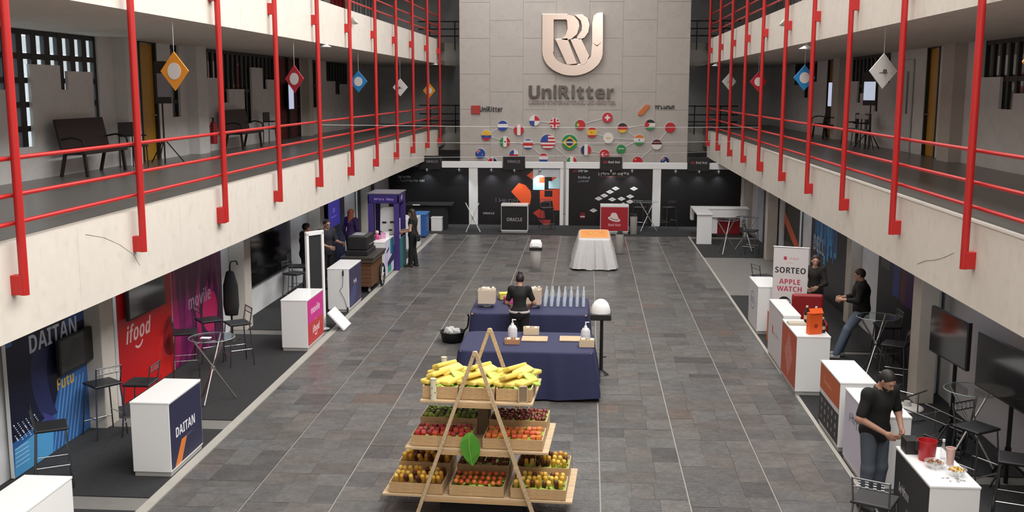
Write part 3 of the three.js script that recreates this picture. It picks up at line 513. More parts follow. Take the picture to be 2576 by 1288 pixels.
counter('white counter with navy front and orange slash', -5.85, -5.34, -12.65, -13.77, 1, (g, w, h) => {
  g.fillStyle = '#232644'; g.fillRect(0, 0, w, h); txt(g, 'DAITAN', w * 0.47, h * 0.50, 88, '#e8e8ee', { sx: 1.0 });
  g.fillStyle = '#d97a34'; g.beginPath(); g.moveTo(w * 0.10, h); g.lineTo(w * 0.30, h); g.lineTo(w * 0.50, h * 0.66); g.lineTo(w * 0.33, h * 0.66); g.fill();
  scrib(g, w * 0.62, h * 0.66, 120, 16, '#5a5d80', 2);
});
counter('white counter with magenta and red front', -5.83, -5.32, -19.3, -20.5, 1, (g, w, h) => {
  g.fillStyle = '#cf2f8c'; g.fillRect(0, 0, w, h * 0.52); g.fillStyle = '#c23a3e'; g.fillRect(0, h * 0.52, w, h * 0.48);
  txt(g, 'movile', w * 0.5, h * 0.27, 92, '#f0d7e6'); txt(g, '+', w * 0.5, h * 0.51, 60, '#e59ab0');
  txt(g, 'ifood', w * 0.5, h * 0.72, 92, '#f5e0e0', { style: 'italic' }); g.strokeStyle = '#f5e0e0'; g.lineWidth = 12; g.beginPath(); g.arc(w * 0.5, h * 0.76, 46, 0.5, 2.5); g.stroke();
});
{ const o = counter('white counter with violet-blue front and a hanging cable', -5.82, -5.33, -22.88, -24.15, 1, (g, w, h) => {
    g.fillStyle = '#3a3654'; g.fillRect(0, 0, w, h); g.fillStyle = '#434a7c'; g.beginPath(); g.ellipse(w * 0.3, h * 0.72, w * 0.3, h * 0.2, -0.4, 0, 7); g.fill(); scrib(g, w * 0.46, h * 0.40, 180, 60, '#ddd9ea', 11); });
  mesh('cable', tube([[0.12, 0.98, 0.64], [0.12, 0.9, 0.66], [0.1, 0.6, 0.66], [0.04, 0.5, 0.66], [0.14, 0.3, 0.66], [0.2, 0.08, 0.66]], 0.005, 40, 6), MAT.black, o);
  mesh('plug', rb(0.03, 0.12, 0.03, 0.12, 0.9, 0.66, 0.006), MAT.black, o);
  mesh('plug', rb(0.03, 0.1, 0.03, 0.21, 0.07, 0.66, 0.006), MAT.black, o); }
counter('long white counter with teal, violet and navy geometric front', -5.85, -5.33, -27.05, -28.35, 1, (g, w, h) => {
  g.fillStyle = '#d5d3e6'; g.fillRect(0, 0, w, h); const P = (c, ...p) => { g.fillStyle = c; g.beginPath(); p.forEach(([x, y], i) => g[i ? 'lineTo' : 'moveTo'](x * w, y * h)); g.fill(); };
  P('#2f8f9c', [0.6, 0], [0.85, 0], [0.85, 0.5], [0.6, 0.45]); P('#1d5d80', [0.75, 0], [1, 0], [1, 0.5], [0.75, 0.5]); P('#2a2f63', [0.2, 0.3], [0.5, 0.2], [0.5, 0.28], [0.2, 0.38]); P('#2a2f63', [0.3, 0.65], [1, 0.45], [1, 0.72], [0.3, 0.8]); P('#3f9f8f', [0.3, 0.8], [0.7, 0.75], [0.7, 1], [0.3, 1]); P('#c9c3e8', [0, 0.4], [0.3, 0.35], [0.3, 0.7], [0, 0.75]);
});
counter('white counter behind the woman in black', -5.85, -5.33, -31.95, -33.1, 1, null);
// counters on the right, fronts towards the aisle
counter('black fronted white counter carrying snack bowls', 3.53, 4.03, -10.47, -11.68, -1, (g, w, h) => { g.fillStyle = '#17181a'; g.fillRect(0, 0, w, h); scrib(g, w * 0.3, h * 0.42, 150, 54, '#b9babd', 12); scrib(g, w * 0.62, h * 0.6, 220, 26, '#8c8d90', 13); });
counter('white counter with pale lilac front and grey lettering', 3.53, 4.03, -12.78, -14.05, -1, (g, w, h) => { g.fillStyle = '#c9c6d8'; g.fillRect(0, 0, w, h); scrib(g, w * 0.5, h * 0.30, 300, 62, '#4a4a55', 14); g.fillStyle = '#4f43a0'; g.beginPath(); g.moveTo(w * 0.8, h * 0.62); g.lineTo(w, h * 0.5); g.lineTo(w, h * 0.9); g.fill(); });
counter('white counter with orange band above a black icon panel', 3.52, 4.0, -14.3, -15.53, -1, (g, w, h) => {
  g.fillStyle = '#b9551f'; g.fillRect(0, 0, w, h * 0.42); g.fillStyle = '#d5d0d8'; g.fillRect(0, h * 0.42, w, h * 0.08); g.fillStyle = '#1d1d1f'; g.fillRect(0, h * 0.5, w, h * 0.5);
  g.fillStyle = '#d8b090'; g.fillRect(w * 0.2, h * 0.16, 8, 50); scrib(g, w * 0.42, h * 0.24, 170, 26, '#d8a98a', 15);
  for (let i = 0; i < 5; i++) for (let j = 0; j < 3; j++) { g.fillStyle = '#8e8e90'; g.beginPath(); g.arc(w * (0.14 + i * 0.18), h * (0.6 + j * 0.14), (i * 2 + j) % 3 ? 14 : 18, 0, 7); g.fill(); g.fillStyle = '#1d1d1f'; g.fillRect(w * (0.14 + i * 0.18) - 4, h * (0.6 + j * 0.14) - 4, 8, 8); }
});
counter('white counter with orange front and pink diamond pattern', 3.46, 4.0, -17.05, -18.35, -1, (g, w, h) => {
  g.fillStyle = '#b54a28'; g.fillRect(0, 0, w, h); g.strokeStyle = '#d69a92'; g.lineWidth = 9; for (let k = 1; k < 6; k++) { g.beginPath(); g.moveTo(w * 0.5 - k * 26, h * 0.5); g.lineTo(w * 0.5, h * 0.5 - k * 34); g.lineTo(w * 0.5 + k * 26, h * 0.5); g.lineTo(w * 0.5, h * 0.5 + k * 34); g.closePath(); g.stroke(); }
});
counter('white counter with a small red mark on its front', 3.48, 3.78, -18.4, -19.85, -1, (g, w, h) => { g.fillStyle = '#d2ced2'; g.fillRect(0, 0, w, h); g.fillStyle = '#b0384a'; g.fillRect(w * 0.28, h * 0.40, 36, 70); scrib(g, w * 0.58, h * 0.52, 190, 36, '#8f7f88', 16); }, 512, 420, 1.06);
counter('white counter with a round blue emblem on its front', 3.52, 3.99, -21.45, -22.62, -1, (g, w, h) => { g.fillStyle = '#cfced2'; g.fillRect(0, 0, w, h); g.strokeStyle = '#3a4f9a'; g.lineWidth = 10; g.beginPath(); g.ellipse(w * 0.46, h * 0.42, 120, 84, 0, 0, 7); g.stroke(); txt(g, 'DELL', w * 0.46, h * 0.42, 84, '#3a4f9a'); });
// counters of the back stands, fronts towards the hall
counter('black fronted white counter before the orange-red shapes', -3.02, -2.08, -36.5, -37.05, 2, (g, w, h) => { g.fillStyle = '#141314'; g.fillRect(0, 0, w, h); txt(g, 'ORACLE', w * 0.5, h * 0.56, 84, '#a59fa2'); }, 512, 420);
counter('red fronted white counter with a white hat emblem', 0.46, 1.44, -36.5, -37.1, 2, (g, w, h) => {
  g.fillStyle = '#a31a26'; g.fillRect(0, 0, w, h); g.fillStyle = '#e3cfcc';
  g.beginPath(); g.ellipse(w * 0.49, h * 0.50, 118, 40, 0.22, 0, 7); g.fill(); g.beginPath(); g.moveTo(w * 0.34, h * 0.46); g.bezierCurveTo(w * 0.37, h * 0.2, w * 0.44, h * 0.22, w * 0.49, h * 0.24); g.bezierCurveTo(w * 0.56, h * 0.2, w * 0.62, h * 0.3, w * 0.66, h * 0.54); g.fill();
  g.strokeStyle = '#2a1114'; g.lineWidth = 10; g.beginPath(); g.moveTo(w * 0.35, h * 0.44); g.quadraticCurveTo(w * 0.48, h * 0.56, w * 0.64, h * 0.52); g.stroke();
  txt(g, 'Red Hat', w * 0.5, h * 0.74, 62, '#e2a9b4');
}, 512, 420);
{ // L-shaped white counter
  const o = thing('l_shaped_counter', 'L-shaped white counter in front of the plain black stand', 'counter', [0, 0.014, 0]);
  mesh('end_panel', rb(0.48, 0.96, 0.1, 3.82, 0.48, -34.3, 0.006), MAT.white, o); mesh('top', [rb(0.52, 0.05, 2.3, 3.82, 0.985, -35.35, 0.008), rb(1.42, 0.05, 0.6, 4.78, 0.985, -36.2, 0.008)], MAT.whiteGloss, o);
  mesh('front_panel', rb(1.3, 0.28, 0.05, 4.74, 0.82, -35.95, 0.006), MAT.white, o); mesh('leg', rb(0.1, 0.96, 0.4, 5.42, 0.48, -36.2, 0.006), MAT.white, o); mesh('drawer_unit', rb(0.3, 0.6, 0.4, 4.3, 0.42, -36.2, 0.006), MAT.white, o); mesh('leg', rb(0.1, 0.4, 0.4, 3.62, 0.75, -36.4, 0.006), MAT.white, o);
}
tag(mesh('red_cabinet', [rb(0.8, 0.72, 0.36, 4.92, 0.374, -36.9, 0.01)], MAT.redPlastic), 'red cabinet standing behind the L-shaped counter', 'cabinet');

// ---------------------------------------------------------------- bar stools and glass tables
function makeStool() {
  const o = thing('bar_stool', '', 'stool');
  mesh('seat', [rb(0.42, 0.035, 0.40, 0, 0.77, 0, 0.016, 3), rb(0.34, 0.02, 0.32, 0, 0.748, 0, 0.008)], MAT.seat, o);
  for (const [x, z] of [[-1, -1], [1, -1], [-1, 1], [1, 1]]) mesh('leg', bar([x * 0.18, 0.745, z * 0.17], [x * 0.23, 0.006, z * 0.22], 0.011), MAT.darkChrome, o);
  for (const x of [-1, 1]) mesh('back_upright', tube([[x * 0.18, 0.745, -0.17], [x * 0.185, 0.9, -0.2], [x * 0.19, 1.05, -0.225]], 0.01, 10, 8), MAT.darkChrome, o);
  const back = mesh('backrest', [bar([-0.19, 1.045, -0.225], [0.19, 1.045, -0.225], 0.009), bar([-0.187, 0.95, -0.21], [0.187, 0.95, -0.21], 0.007)], MAT.darkChrome, o);
  for (let i = 0; i < 3; i++) for (let j = 0; j < 4; j++) mesh('stud', rb(0.04, 0.012, 0.012, -0.12 + j * 0.08, 0.965 + i * 0.03, -0.215 - i * 0.004, 0.004), MAT.chrome, back);
  mesh('footrest', bar([-0.222, 0.2, 0.208], [0.222, 0.2, 0.208], 0.01), MAT.chrome, o);
  mesh('side_bar', bar([-0.21, 0.3, -0.2], [-0.21, 0.3, 0.2], 0.008), MAT.chrome, o); mesh('side_bar', bar([0.21, 0.3, -0.2], [0.21, 0.3, 0.2], 0.008), MAT.chrome, o);
  return o;
}
const stool0 = makeStool(); let stoolN = 0;
function stool(x, z, turn, label, y = 0.014) { if (!stoolN++) { stool0.position.set(x, y, z); stool0.rotation.y = turn; stool0.userData.label = label; stool0.userData.group = 'black seated bar stools'; return stool0; } return dup(stool0, [x, y, z], turn, label, 'black seated bar stools'); }
stool(-6.74, -12.3, 2.1, 'bar stool before the blue printed wall, back towards the plain white counter');
stool(-6.98, -14.25, -0.9, 'bar stool beside the column at the end of the blue printed wall');
stool(-6.45, -14.35, -1.6, 'bar stool behind the navy fronted counter');
stool(-7.02, -17.5, 1.2, 'bar stool in front of the red part of the wall beside the glass table');
stool(-6.96, -18.5, 0.9, 'bar stool in front of the magenta lettering');
stool(-6.35, -18.3, -2.2, 'bar stool at the end of the magenta wall near the white wall strip');
stool(-6.75, -23.5, 1.9, 'bar stool under the very large wall screen');
stool(-6.95, -24.5, 1.5, 'bar stool between the large wall screen and the man in black');
stool(3.04, -10.66, 0.5, 'bar stool in the aisle facing the black fronted counter', 0.004);
stool(4.95, -13.15, 2.6, 'bar stool beside the stand of the larger television');
stool(5.0, -12.0, -1.2, 'bar stool behind the snack counter');
stool(5.2, -17.6, -1.1, 'bar stool behind the orange fronted counters near the column');
stool(5.45, -19.0, -1.6, 'bar stool against the black wall of lit figures');
stool(1.9, -38.0, 0.4, 'bar stool between the red counter and the wide white post');
stool(2.95, -38.1, -0.5, 'bar stool right of the wide white post before the plain black wall');
stool(-1.45, -37.6, 2.8, 'bar stool before the orange-red shapes wall', 0.014);
stool(4.95, -31.95, 2.0, 'bar stool at the glass table by the L-shaped counter');
stool(4.05, -24.0, 1.2, 'bar stool behind the counter with the round blue emblem');
{ // toppled stool on the carpet
  const t = dup(stool0, [5.05, 0.26, -16.0], 0.7, 'bar stool lying on its side in front of the column', 'black seated bar stools'); t.rotation.set(0, 0.7, Math.PI / 2);
  const t2 = dup(stool0, [4.75, 0.26, -15.0], 2.1, 'bar stool lying on its side behind the lilac fronted counter', 'black seated bar stools'); t2.rotation.set(0, 2.1, Math.PI / 2);
}
function makeTable() {
  const o = thing('glass_table', '', 'table');
  mesh('table_top', cy(0.36, 0.36, 0.012, 0, 1.05, 0, 40), MAT.glass, o);
  mesh('rim', new THREE.TorusGeometry(0.36, 0.006, 6, 48).rotateX(Math.PI / 2).translate(0, 1.05, 0), M([0.35, 0.42, 0.42], 0.2, 0.3), o);
  for (let k = 0; k < 3; k++) { const a = k * 2.094 + 0.5, c = Math.cos(a), s = Math.sin(a); mesh('leg', bar([-c * 0.30, 1.04, -s * 0.30], [c * 0.34, 0.02, s * 0.34], 0.016), k ? MAT.steel : MAT.chrome, o); }
  mesh('hub', cy(0.035, 0.035, 0.07, 0, 0.54, 0), MAT.chrome, o);
  return o;
}
const table0 = makeTable();
table0.position.set(-5.98, 0.014, -16.0); table0.rotation.y = 0.9; table0.userData.label = 'glass bar table on crossed chrome legs before the magenta wall'; table0.userData.group = 'glass bar tables';
for (const [x, z, r, lab] of [[5.12, -18.45, 0.3, 'glass bar table on crossed legs beside the man in jeans'], [2.15, -37.35, 0.2, 'glass bar table on crossed legs before the wide white post at right'], [4.28, -32.3, 0.6, 'glass bar table on crossed legs by the L-shaped counter'], [5.0, -33.0, 1.4, 'glass bar table on crossed legs beside the far right column'], [5.15, -13.9, 1.9, 'glass bar table behind the snack counter']]) dup(table0, [x, 0.014, z], r, lab, 'glass bar tables');
tag(mesh('leaflet', rb(0.16, 0.006, 0.1, -6.05, 1.074, -15.93, 0.002).rotateY(0), MAT.paper), 'white leaflet lying on the glass bar table by the magenta wall', 'leaflet');
{ // folding white trestle against the post
  const o = thing('folding_stand', 'white folding X-frame stand before the wide white post', 'stand', [-4.0, 0.014, -36.5]);
  mesh('leg', bar([-0.26, 0.01, 0.02], [0.2, 1.04, 0.02], 0.016), MAT.white, o); mesh('leg', bar([0.24, 0.01, -0.03], [-0.28, 1.04, -0.03], 0.016), MAT.white, o); mesh('hinge', cy(0.03, 0.03, 0.1, 0, 0, 0).rotateX(Math.PI / 2).translate(-0.02, 0.53, 0), MAT.steel, o);
  mesh('panel', rb(0.2, 0.42, 0.02, 0, 0.55, -0.06, 0.006), MAT.white, o);
}

// ---------------------------------------------------------------- things around the left stands
{
  const o = thing('mirror_totem', 'tall free-standing panel with white frame and dark glass', 'totem', [-5.62, 0.014, -21.1], 0.95);
  mesh('frame', [bx(0.06, 2.05, 0.06, -0.20, 1.03, 0), bx(0.06, 2.05, 0.06, 0.20, 1.03, 0), bx(0.46, 0.08, 0.06, 0, 2.05, 0), bx(0.46, 0.10, 0.06, 0, 0.06, 0)], MAT.white, o);
  mesh('glass', bx(0.35, 1.9, 0.02, 0, 1.05, -0.01), M([0.03, 0.032, 0.035], 0.12), o);
  mesh('foot', rb(0.46, 0.03, 0.3, 0, 0.015, 0, 0.008), MAT.white, o);
}
tag(mesh('leaning_board', bx(0.03, 0.5, 0.62).rotateZ(0.75).translate(-5.2, 0.21, -21.35), MAT.white), 'white board leaning low beside the magenta and red counter', 'board');
{ // wooden cart
  const o = thing('wooden_cart', 'brown wooden vending cart with spoked wheel', 'cart', [-5.62, 0.014, -25.8]);
  for (let k = 0; k < 6; k++) mesh('plank', rb(0.68, 0.10, 1.36, 0, 0.21 + k * 0.105, 0, 0.008), MAT.woodDark, o);
  mesh('top', rb(0.84, 0.06, 1.6, 0, 0.885, 0, 0.012), M([0.035, 0.032, 0.03], 0.4), o);
  mesh('skirt', rb(0.8, 0.08, 1.52, 0, 0.82, 0, 0.01), M([0.09, 0.065, 0.045], 0.5), o);
  for (const s of [-1, 1]) {
    const w = mesh('wheel', new THREE.TorusGeometry(0.27, 0.03, 8, 32).rotateY(Math.PI / 2).translate(s * 0.40, 0.30, -0.35), MAT.blackMetal, o);
    for (let k = 0; k < 8; k++) { const a = k * Math.PI / 4; mesh('spoke', bar([s * 0.40, 0.30, -0.35], [s * 0.40, 0.30 + 0.26 * Math.sin(a), -0.35 + 0.26 * Math.cos(a)], 0.011), M([0.6, 0.58, 0.54], 0.5), w); }
    mesh('hub', cy(0.05, 0.05, 0.06).rotateZ(Math.PI / 2).translate(s * 0.40, 0.30, -0.35), M([0.6, 0.58, 0.54], 0.5), w);
  }
  for (const s of [-1, 1]) mesh('caster', cy(0.06, 0.06, 0.04).rotateZ(Math.PI / 2).translate(s * 0.25, 0.07, 0.55), MAT.grey, o);
  for (const s of [-1, 1]) mesh('caster_fork', bx(0.02, 0.10, 0.04, s * 0.25, 0.12, 0.55), MAT.steel, o);
}
{ const o = thing('grill_box', 'black lidded cooking box standing on the wooden cart', 'cooker', [-5.68, 0.93, -25.75]);
  mesh('base', rb(0.56, 0.12, 1.0, 0, 0.06, 0, 0.015), MAT.black, o); mesh('hood', [rb(0.5, 0.34, 0.86, 0, 0.29, -0.04, 0.03)], MAT.black, o); mesh('handle', bar([0.27, 0.24, -0.3], [0.27, 0.24, 0.2], 0.012), MAT.steel, o); mesh('tray', rb(0.3, 0.012, 0.5, -0.02, 0.468, -0.05, 0.004), MAT.steel, o); }
{ const o = thing('purple_archway', 'deep purple box-frame archway with pale lettering', 'archway', [-5.56, 0.014, -29.0]);
  const pm = M([0.045, 0.022, 0.16], 0.5);
  for (const [x, z] of [[-0.42, 0.5], [0.30, 0.5], [0.30, -0.5], [-0.42, -0.5]]) mesh('pillar', rb(0.14, 2.1, 0.1, x, 1.05, z, 0.006), pm, o);
  mesh('lintel', [rb(0.86, 0.26, 0.1, -0.06, 2.0, 0.5, 0.006), rb(0.86, 0.26, 0.1, -0.06, 2.0, -0.5, 0.006), rb(0.1, 0.26, 1.0, 0.32, 2.0, 0, 0.006), rb(0.1, 0.26, 1.0, -0.44, 2.0, 0, 0.006)], pm, o);
  mesh('roof', rb(0.9, 0.03, 1.14, -0.06, 2.14, 0, 0.006), M([0.14, 0.13, 0.17], 0.5), o);
  mesh('front_lettering', sheet(0.8, 0.22, -0.06, 2.0, 0.556), printMat(canvasTex(256, 70, (g, w, h) => { g.fillStyle = '#2c1f66'; g.fillRect(0, 0, w, h); scrib(g, w * 0.5, h * 0.55, 200, 22, '#b48fd0', 17); })), o);
  mesh('side_emblem', sheet(1.0, 0.22, 0.373, 2.0, 0, Math.PI / 2), printMat(canvasTex(256, 60, (g, w, h) => { g.fillStyle = '#2c1f66'; g.fillRect(0, 0, w, h); g.fillStyle = '#d8d4ee'; g.save(); g.translate(110, 30); g.rotate(-0.6); g.fillRect(-26, -12, 52, 9); g.fillRect(-18, 4, 44, 9); g.restore(); })), o);
  mesh('side_panel', rb(0.02, 0.85, 0.9, 0.36, 0.45, -0.02, 0.004), M([0.035, 0.17, 0.20], 0.5), o);
}
{ // pale mask-like display head between counter and archway
  const o = thing('display_mask', 'large pale cut-out mask display inside the purple archway', 'display', [-5.5, 1.0, -28.75]);
  mesh('panel', poly([[-0.26, 0.1], [-0.24, 0.7], [-0.14, 0.76], [0.18, 0.76], [0.24, 0.7], [0.22, 0.1], [0.1, 0], [-0.1, 0]], 0.05, 0.01), M([0.62, 0.62, 0.62], 0.5), o);
  mesh('eye_band', [rb(0.16, 0.05, 0.02, 0.1, 0.34, 0.07, 0.006), rb(0.12, 0.05, 0.02, -0.14, 0.33, 0.07, 0.006), rb(0.1, 0.04, 0.02, 0.03, 0.12, 0.07, 0.006)], MAT.black, o);
  mesh('stand', [cy(0.04, 0.06, 0.99, 0, -0.49, 0.02)], MAT.grey, o);
}
for (const [x, z, h, c, lab] of [[-5.62, -27.55, 0.24, [0.55, 0.05, 0.2], 'pink figurine on the geometric counter'], [-5.5, -27.75, 0.16, [0.6, 0.3, 0.45], 'pale pink carton on the geometric counter'], [-5.7, -27.35, 0.12, [0.03, 0.03, 0.04], 'small black gadget on the geometric counter'], [-5.45, -28.0, 0.14, [0.7, 0.68, 0.72], 'small white gift box on the geometric counter']]) {
  const o = thing(lab.includes('figurine') ? 'figurine' : lab.includes('gadget') ? 'gadget' : 'gift_box', lab, lab.includes('figurine') ? 'figurine' : 'box', [x, 1.015, z], 0.3);
  if (lab.includes('figurine')) { mesh('body', lathe([[0, 0], [0.07, 0], [0.06, 0.1], [0.03, h * 0.6], [0, h * 0.62]]), M(c, 0.5), o); mesh('head', sp(0.05, 0, h * 0.8, 0), M([0.7, 0.45, 0.36], 0.6), o); }
  else { mesh('box', rb(0.13, h, 0.1, 0, h / 2, 0, 0.008), M(c, 0.5), o); mesh('lid', rb(0.136, 0.02, 0.106, 0, h - 0.012, 0, 0.004), M(c.map(v => v * 0.8), 0.5), o); }
}
{ const o = thing('blue_cabinet', 'blue cabinet with curved top beside the white box', 'cabinet', [-5.68, 0.014, -35.4]);
  mesh('body', rb(0.42, 0.74, 0.8, 0, 0.4, 0, 0.03, 3), M([0.02, 0.11, 0.38], 0.4), o); mesh('lid', rb(0.46, 0.06, 0.84, 0, 0.79, 0, 0.02, 3), M([0.06, 0.2, 0.5], 0.4), o);
  for (let k = 0; k < 4; k++) mesh('label_strip', rb(0.012, 0.03, 0.4, 0.214, 0.2 + k * 0.14, 0, 0.004), k === 1 ? M([0.35, 0.04, 0.15], 0.5) : M([0.08, 0.2, 0.5], 0.5), o);
  mesh('foot', bx(0.38, 0.03, 0.76, 0, 0.015, 0), MAT.black, o); }
{ const o = thing('white_box', 'white lidded box in front of the black table', 'box', [-5.34, 0.014, -36.8]); mesh('body', rb(0.38, 0.47, 0.36, 0, 0.235, 0, 0.02, 3), MAT.white, o); mesh('lid', rb(0.4, 0.04, 0.38, 0, 0.48, 0, 0.012), MAT.whiteGloss, o); }
{ const o = thing('black_table', 'long black counter table in front of the far left black stand', 'table', [-5.75, 0.014, -37.4]); mesh('table_top', rb(1.7, 0.05, 0.9, 0.05, 0.9, 0, 0.01), M([0.03, 0.03, 0.032], 0.4), o); mesh('body', rb(1.2, 0.87, 0.6, 0.1, 0.44, 0, 0.008), MAT.blackMatt, o); mesh('nameplate', rb(0.26, 0.04, 0.02, -0.35, 0.9, 0.455, 0.004), MAT.white, o); }
{ const o = thing('black_coat', 'black coat on a hooked stand at the end of the magenta wall', 'coat', [-7.1, 0.014, -20.15]);
  mesh('pole', cy(0.016, 0.02, 1.5, 0, 0.75, 0), MAT.blackMetal, o); mesh('hook', tube([[0, 1.48, 0], [0.02, 1.58, -0.02], [0.1, 1.58, -0.1], [0.12, 1.5, -0.12]], 0.014, 16, 6), MAT.blackMetal, o);
  mesh('cloth', lathe([[0, 1.42], [0.08, 1.38], [0.15, 1.1], [0.16, 0.7], [0.13, 0.5], [0.02, 0.48]], 14).scale(1, 1, 0.7), MAT.blackMatt, o); mesh('foot', cy(0.15, 0.16, 0.02, 0, 0.01, 0), MAT.blackMetal, o); }

// ---------------------------------------------------------------- right side odds and ends
{ const A = at(1943, 850, 'y', 0), o = thing('roll_up_banner', 'white roll-up banner with black and red lettering', 'banner', [4.07, 0.014, -21.0], -0.32);
  mesh('base', rb(0.74, 0.08, 0.16, 0, 0.04, 0, 0.015), MAT.steel, o);
  mesh('sheet', bx(0.68, 1.8, 0.006, 0, 0.98, 0), MAT.white, o);
  mesh('print', sheet(0.675, 1.79, 0, 0.98, 0.006), printMat(canvasTex(340, 900, (g, w, h) => {
    g.fillStyle = '#d6d1d2'; g.fillRect(0, 0, w, h); g.fillStyle = '#b63a4c'; g.fillRect(100, 90, 30, 34); scrib(g, 195, 107, 110, 26, '#c78f98', 18); g.fillStyle = '#caa'; g.fillRect(130, 150, 70, 6);
    txt(g, 'SORTEO', w / 2, 230, 82, '#262427'); txt(g, 'APPLE', w / 2, 345, 72, '#b8344a'); txt(g, 'WATCH', w / 2, 418, 72, '#b8344a');
    g.fillStyle = '#1f1d20'; g.beginPath(); g.arc(w * 0.36, 560, 62, 0, 7); g.fill(); g.fillStyle = '#d8d4d5'; g.beginPath(); g.arc(w * 0.42, 560, 36, 0, 7); g.fill(); g.strokeStyle = '#1f1d20'; g.lineWidth = 5; for (let k = 0; k < 5; k++) { g.beginPath(); g.moveTo(w * 0.42, 560); g.lineTo(w * 0.42 + 34 * Math.cos(k), 560 + 34 * Math.sin(k)); g.stroke(); }
    g.fillStyle = '#b5452a'; g.fillRect(0, h * 0.86, w, h * 0.14);
  })), o);
  mesh('top_rail', bar([-0.35, 1.885, 0], [0.35, 1.885, 0], 0.014), MAT.steel, o); mesh('pole', bar([0, 0.08, -0.04], [0, 1.88, -0.02], 0.01), MAT.steel, o); }
tag(mesh('orange_box', rb(0.12, 0.62, 0.2, 3.7, 0.324, -20.85, 0.008), MAT.orange), 'slim orange box beside the roll-up banner foot', 'box');
{ const o = thing('red_armchair', 'dark red boxy armchair between banner and orange counter', 'armchair', [4.17, 0.014, -19.6], -0.1), m = M([0.26, 0.008, 0.012], 0.45);
  mesh('seat', rb(0.5, 0.5, 0.6, 0, 0.25, 0, 0.04, 3), m, o); mesh('backrest', rb(0.58, 1.16, 0.14, 0, 0.58, -0.3, 0.05, 3), m, o); for (const q of [-1, 1]) mesh('armrest', rb(0.1, 0.72, 0.6, q * 0.28, 0.36, 0, 0.04, 3), m, o); }
{ const o = thing('orange_carton', 'bright orange carton standing on the diamond pattern counter', 'carton', [3.77, 1.016, -17.25], 0.35); mesh('box', rb(0.24, 0.36, 0.10, 0, 0.18, 0, 0.006), M([0.75, 0.10, 0.012], 0.5), o); mesh('flap', bx(0.24, 0.10, 0.006).rotateX(-0.7).translate(0, 0.39, 0.04), M([0.75, 0.10, 0.012], 0.5), o); mesh('badge', cy(0.035, 0.035, 0.004).rotateX(Math.PI / 2).translate(0, 0.14, 0.053), M([0.35, 0.03, 0.01], 0.5), o); }
for (const [x, z, h, lab] of [[3.9, -17.75, 0.34, 'tall dark bottle behind the orange carton'], [3.93, -17.35, 0.24, 'short dark bottle at the counter edge beside the orange carton'], [3.82, -18.1, 0.28, 'dark bottle standing at the back of the diamond pattern counter']]) { const o = thing('bottle', lab, 'bottle', [x, 1.016, z]); mesh('body', lathe([[0, 0], [0.045, 0], [0.047, 0.02], [0.045, h * 0.6], [0.016, h * 0.8], [0.016, h], [0, h]]), M([0.015, 0.014, 0.013], 0.2), o); mesh('cap', cy(0.02, 0.02, 0.03, 0, h, 0), M([0.6, 0.55, 0.45], 0.4), o); mesh('label_band', cy(0.048, 0.048, h * 0.25, 0, h * 0.35, 0), M([0.45, 0.36, 0.22], 0.7), o); }
tag(mesh('cash_tray', [rb(0.3, 0.03, 0.22, 3.62, 1.03, -17.95, 0.008), rb(0.28, 0.012, 0.2, 3.62, 1.05, -17.95, 0.004)], M([0.5, 0.44, 0.36], 0.6)), 'flat beige tray on the diamond pattern counter', 'tray');
{ const o = thing('floor_disc', 'pale round foot plate lying by the concrete column', 'plate', [5.1, 0.014, -16.45]); mesh('plate', lathe([[0, 0.05], [0.2, 0.045], [0.25, 0.02], [0.25, 0]], 32), M([0.6, 0.58, 0.55], 0.5), o); mesh('socket', cy(0.05, 0.07, 0.08, 0, 0.08, 0), M([0.5, 0.48, 0.46], 0.5), o); }
// snacks on the black fronted counter
{ const o = thing('red_tub', 'red ice tub with dark back on the snack counter', 'tub', [3.73, 1.016, -11.25]); mesh('tub', lathe([[0, 0], [0.085, 0], [0.1, 0.21], [0.108, 0.22], [0.096, 0.22], [0.08, 0.015], [0, 0.015]], 28), MAT.redPlastic, o); mesh('handle', rb(0.04, 0.1, 0.03, -0.11, 0.16, 0, 0.01), MAT.black, o); }
tag(mesh('black_box', rb(0.16, 0.16, 0.2, 3.63, 1.096, -11.5, 0.012), MAT.black), 'small black box behind the red ice tub', 'box');
{ const o = thing('tumbler', 'tall pale pink tumbler on the snack counter', 'cup', [3.93, 1.016, -11.1]); mesh('cup', lathe([[0, 0], [0.035, 0], [0.05, 0.19], [0.045, 0.19], [0.031, 0.01], [0, 0.01]]), M([0.62, 0.40, 0.36], 0.5), o); mesh('rim', new THREE.TorusGeometry(0.048, 0.004, 6, 24).rotateX(Math.PI / 2).translate(0, 0.19, 0), M([0.7, 0.5, 0.45], 0.4), o); }
{ const o = thing('bottle', 'small clear bottle beside the red ice tub', 'bottle', [3.92, 1.016, -11.3]); mesh('body', lathe([[0, 0], [0.03, 0], [0.03, 0.12], [0.012, 0.16], [0.012, 0.2], [0, 0.2]]), MAT.clear, o); mesh('cap', cy(0.015, 0.015, 0.025, 0, 0.205, 0), MAT.white, o); }
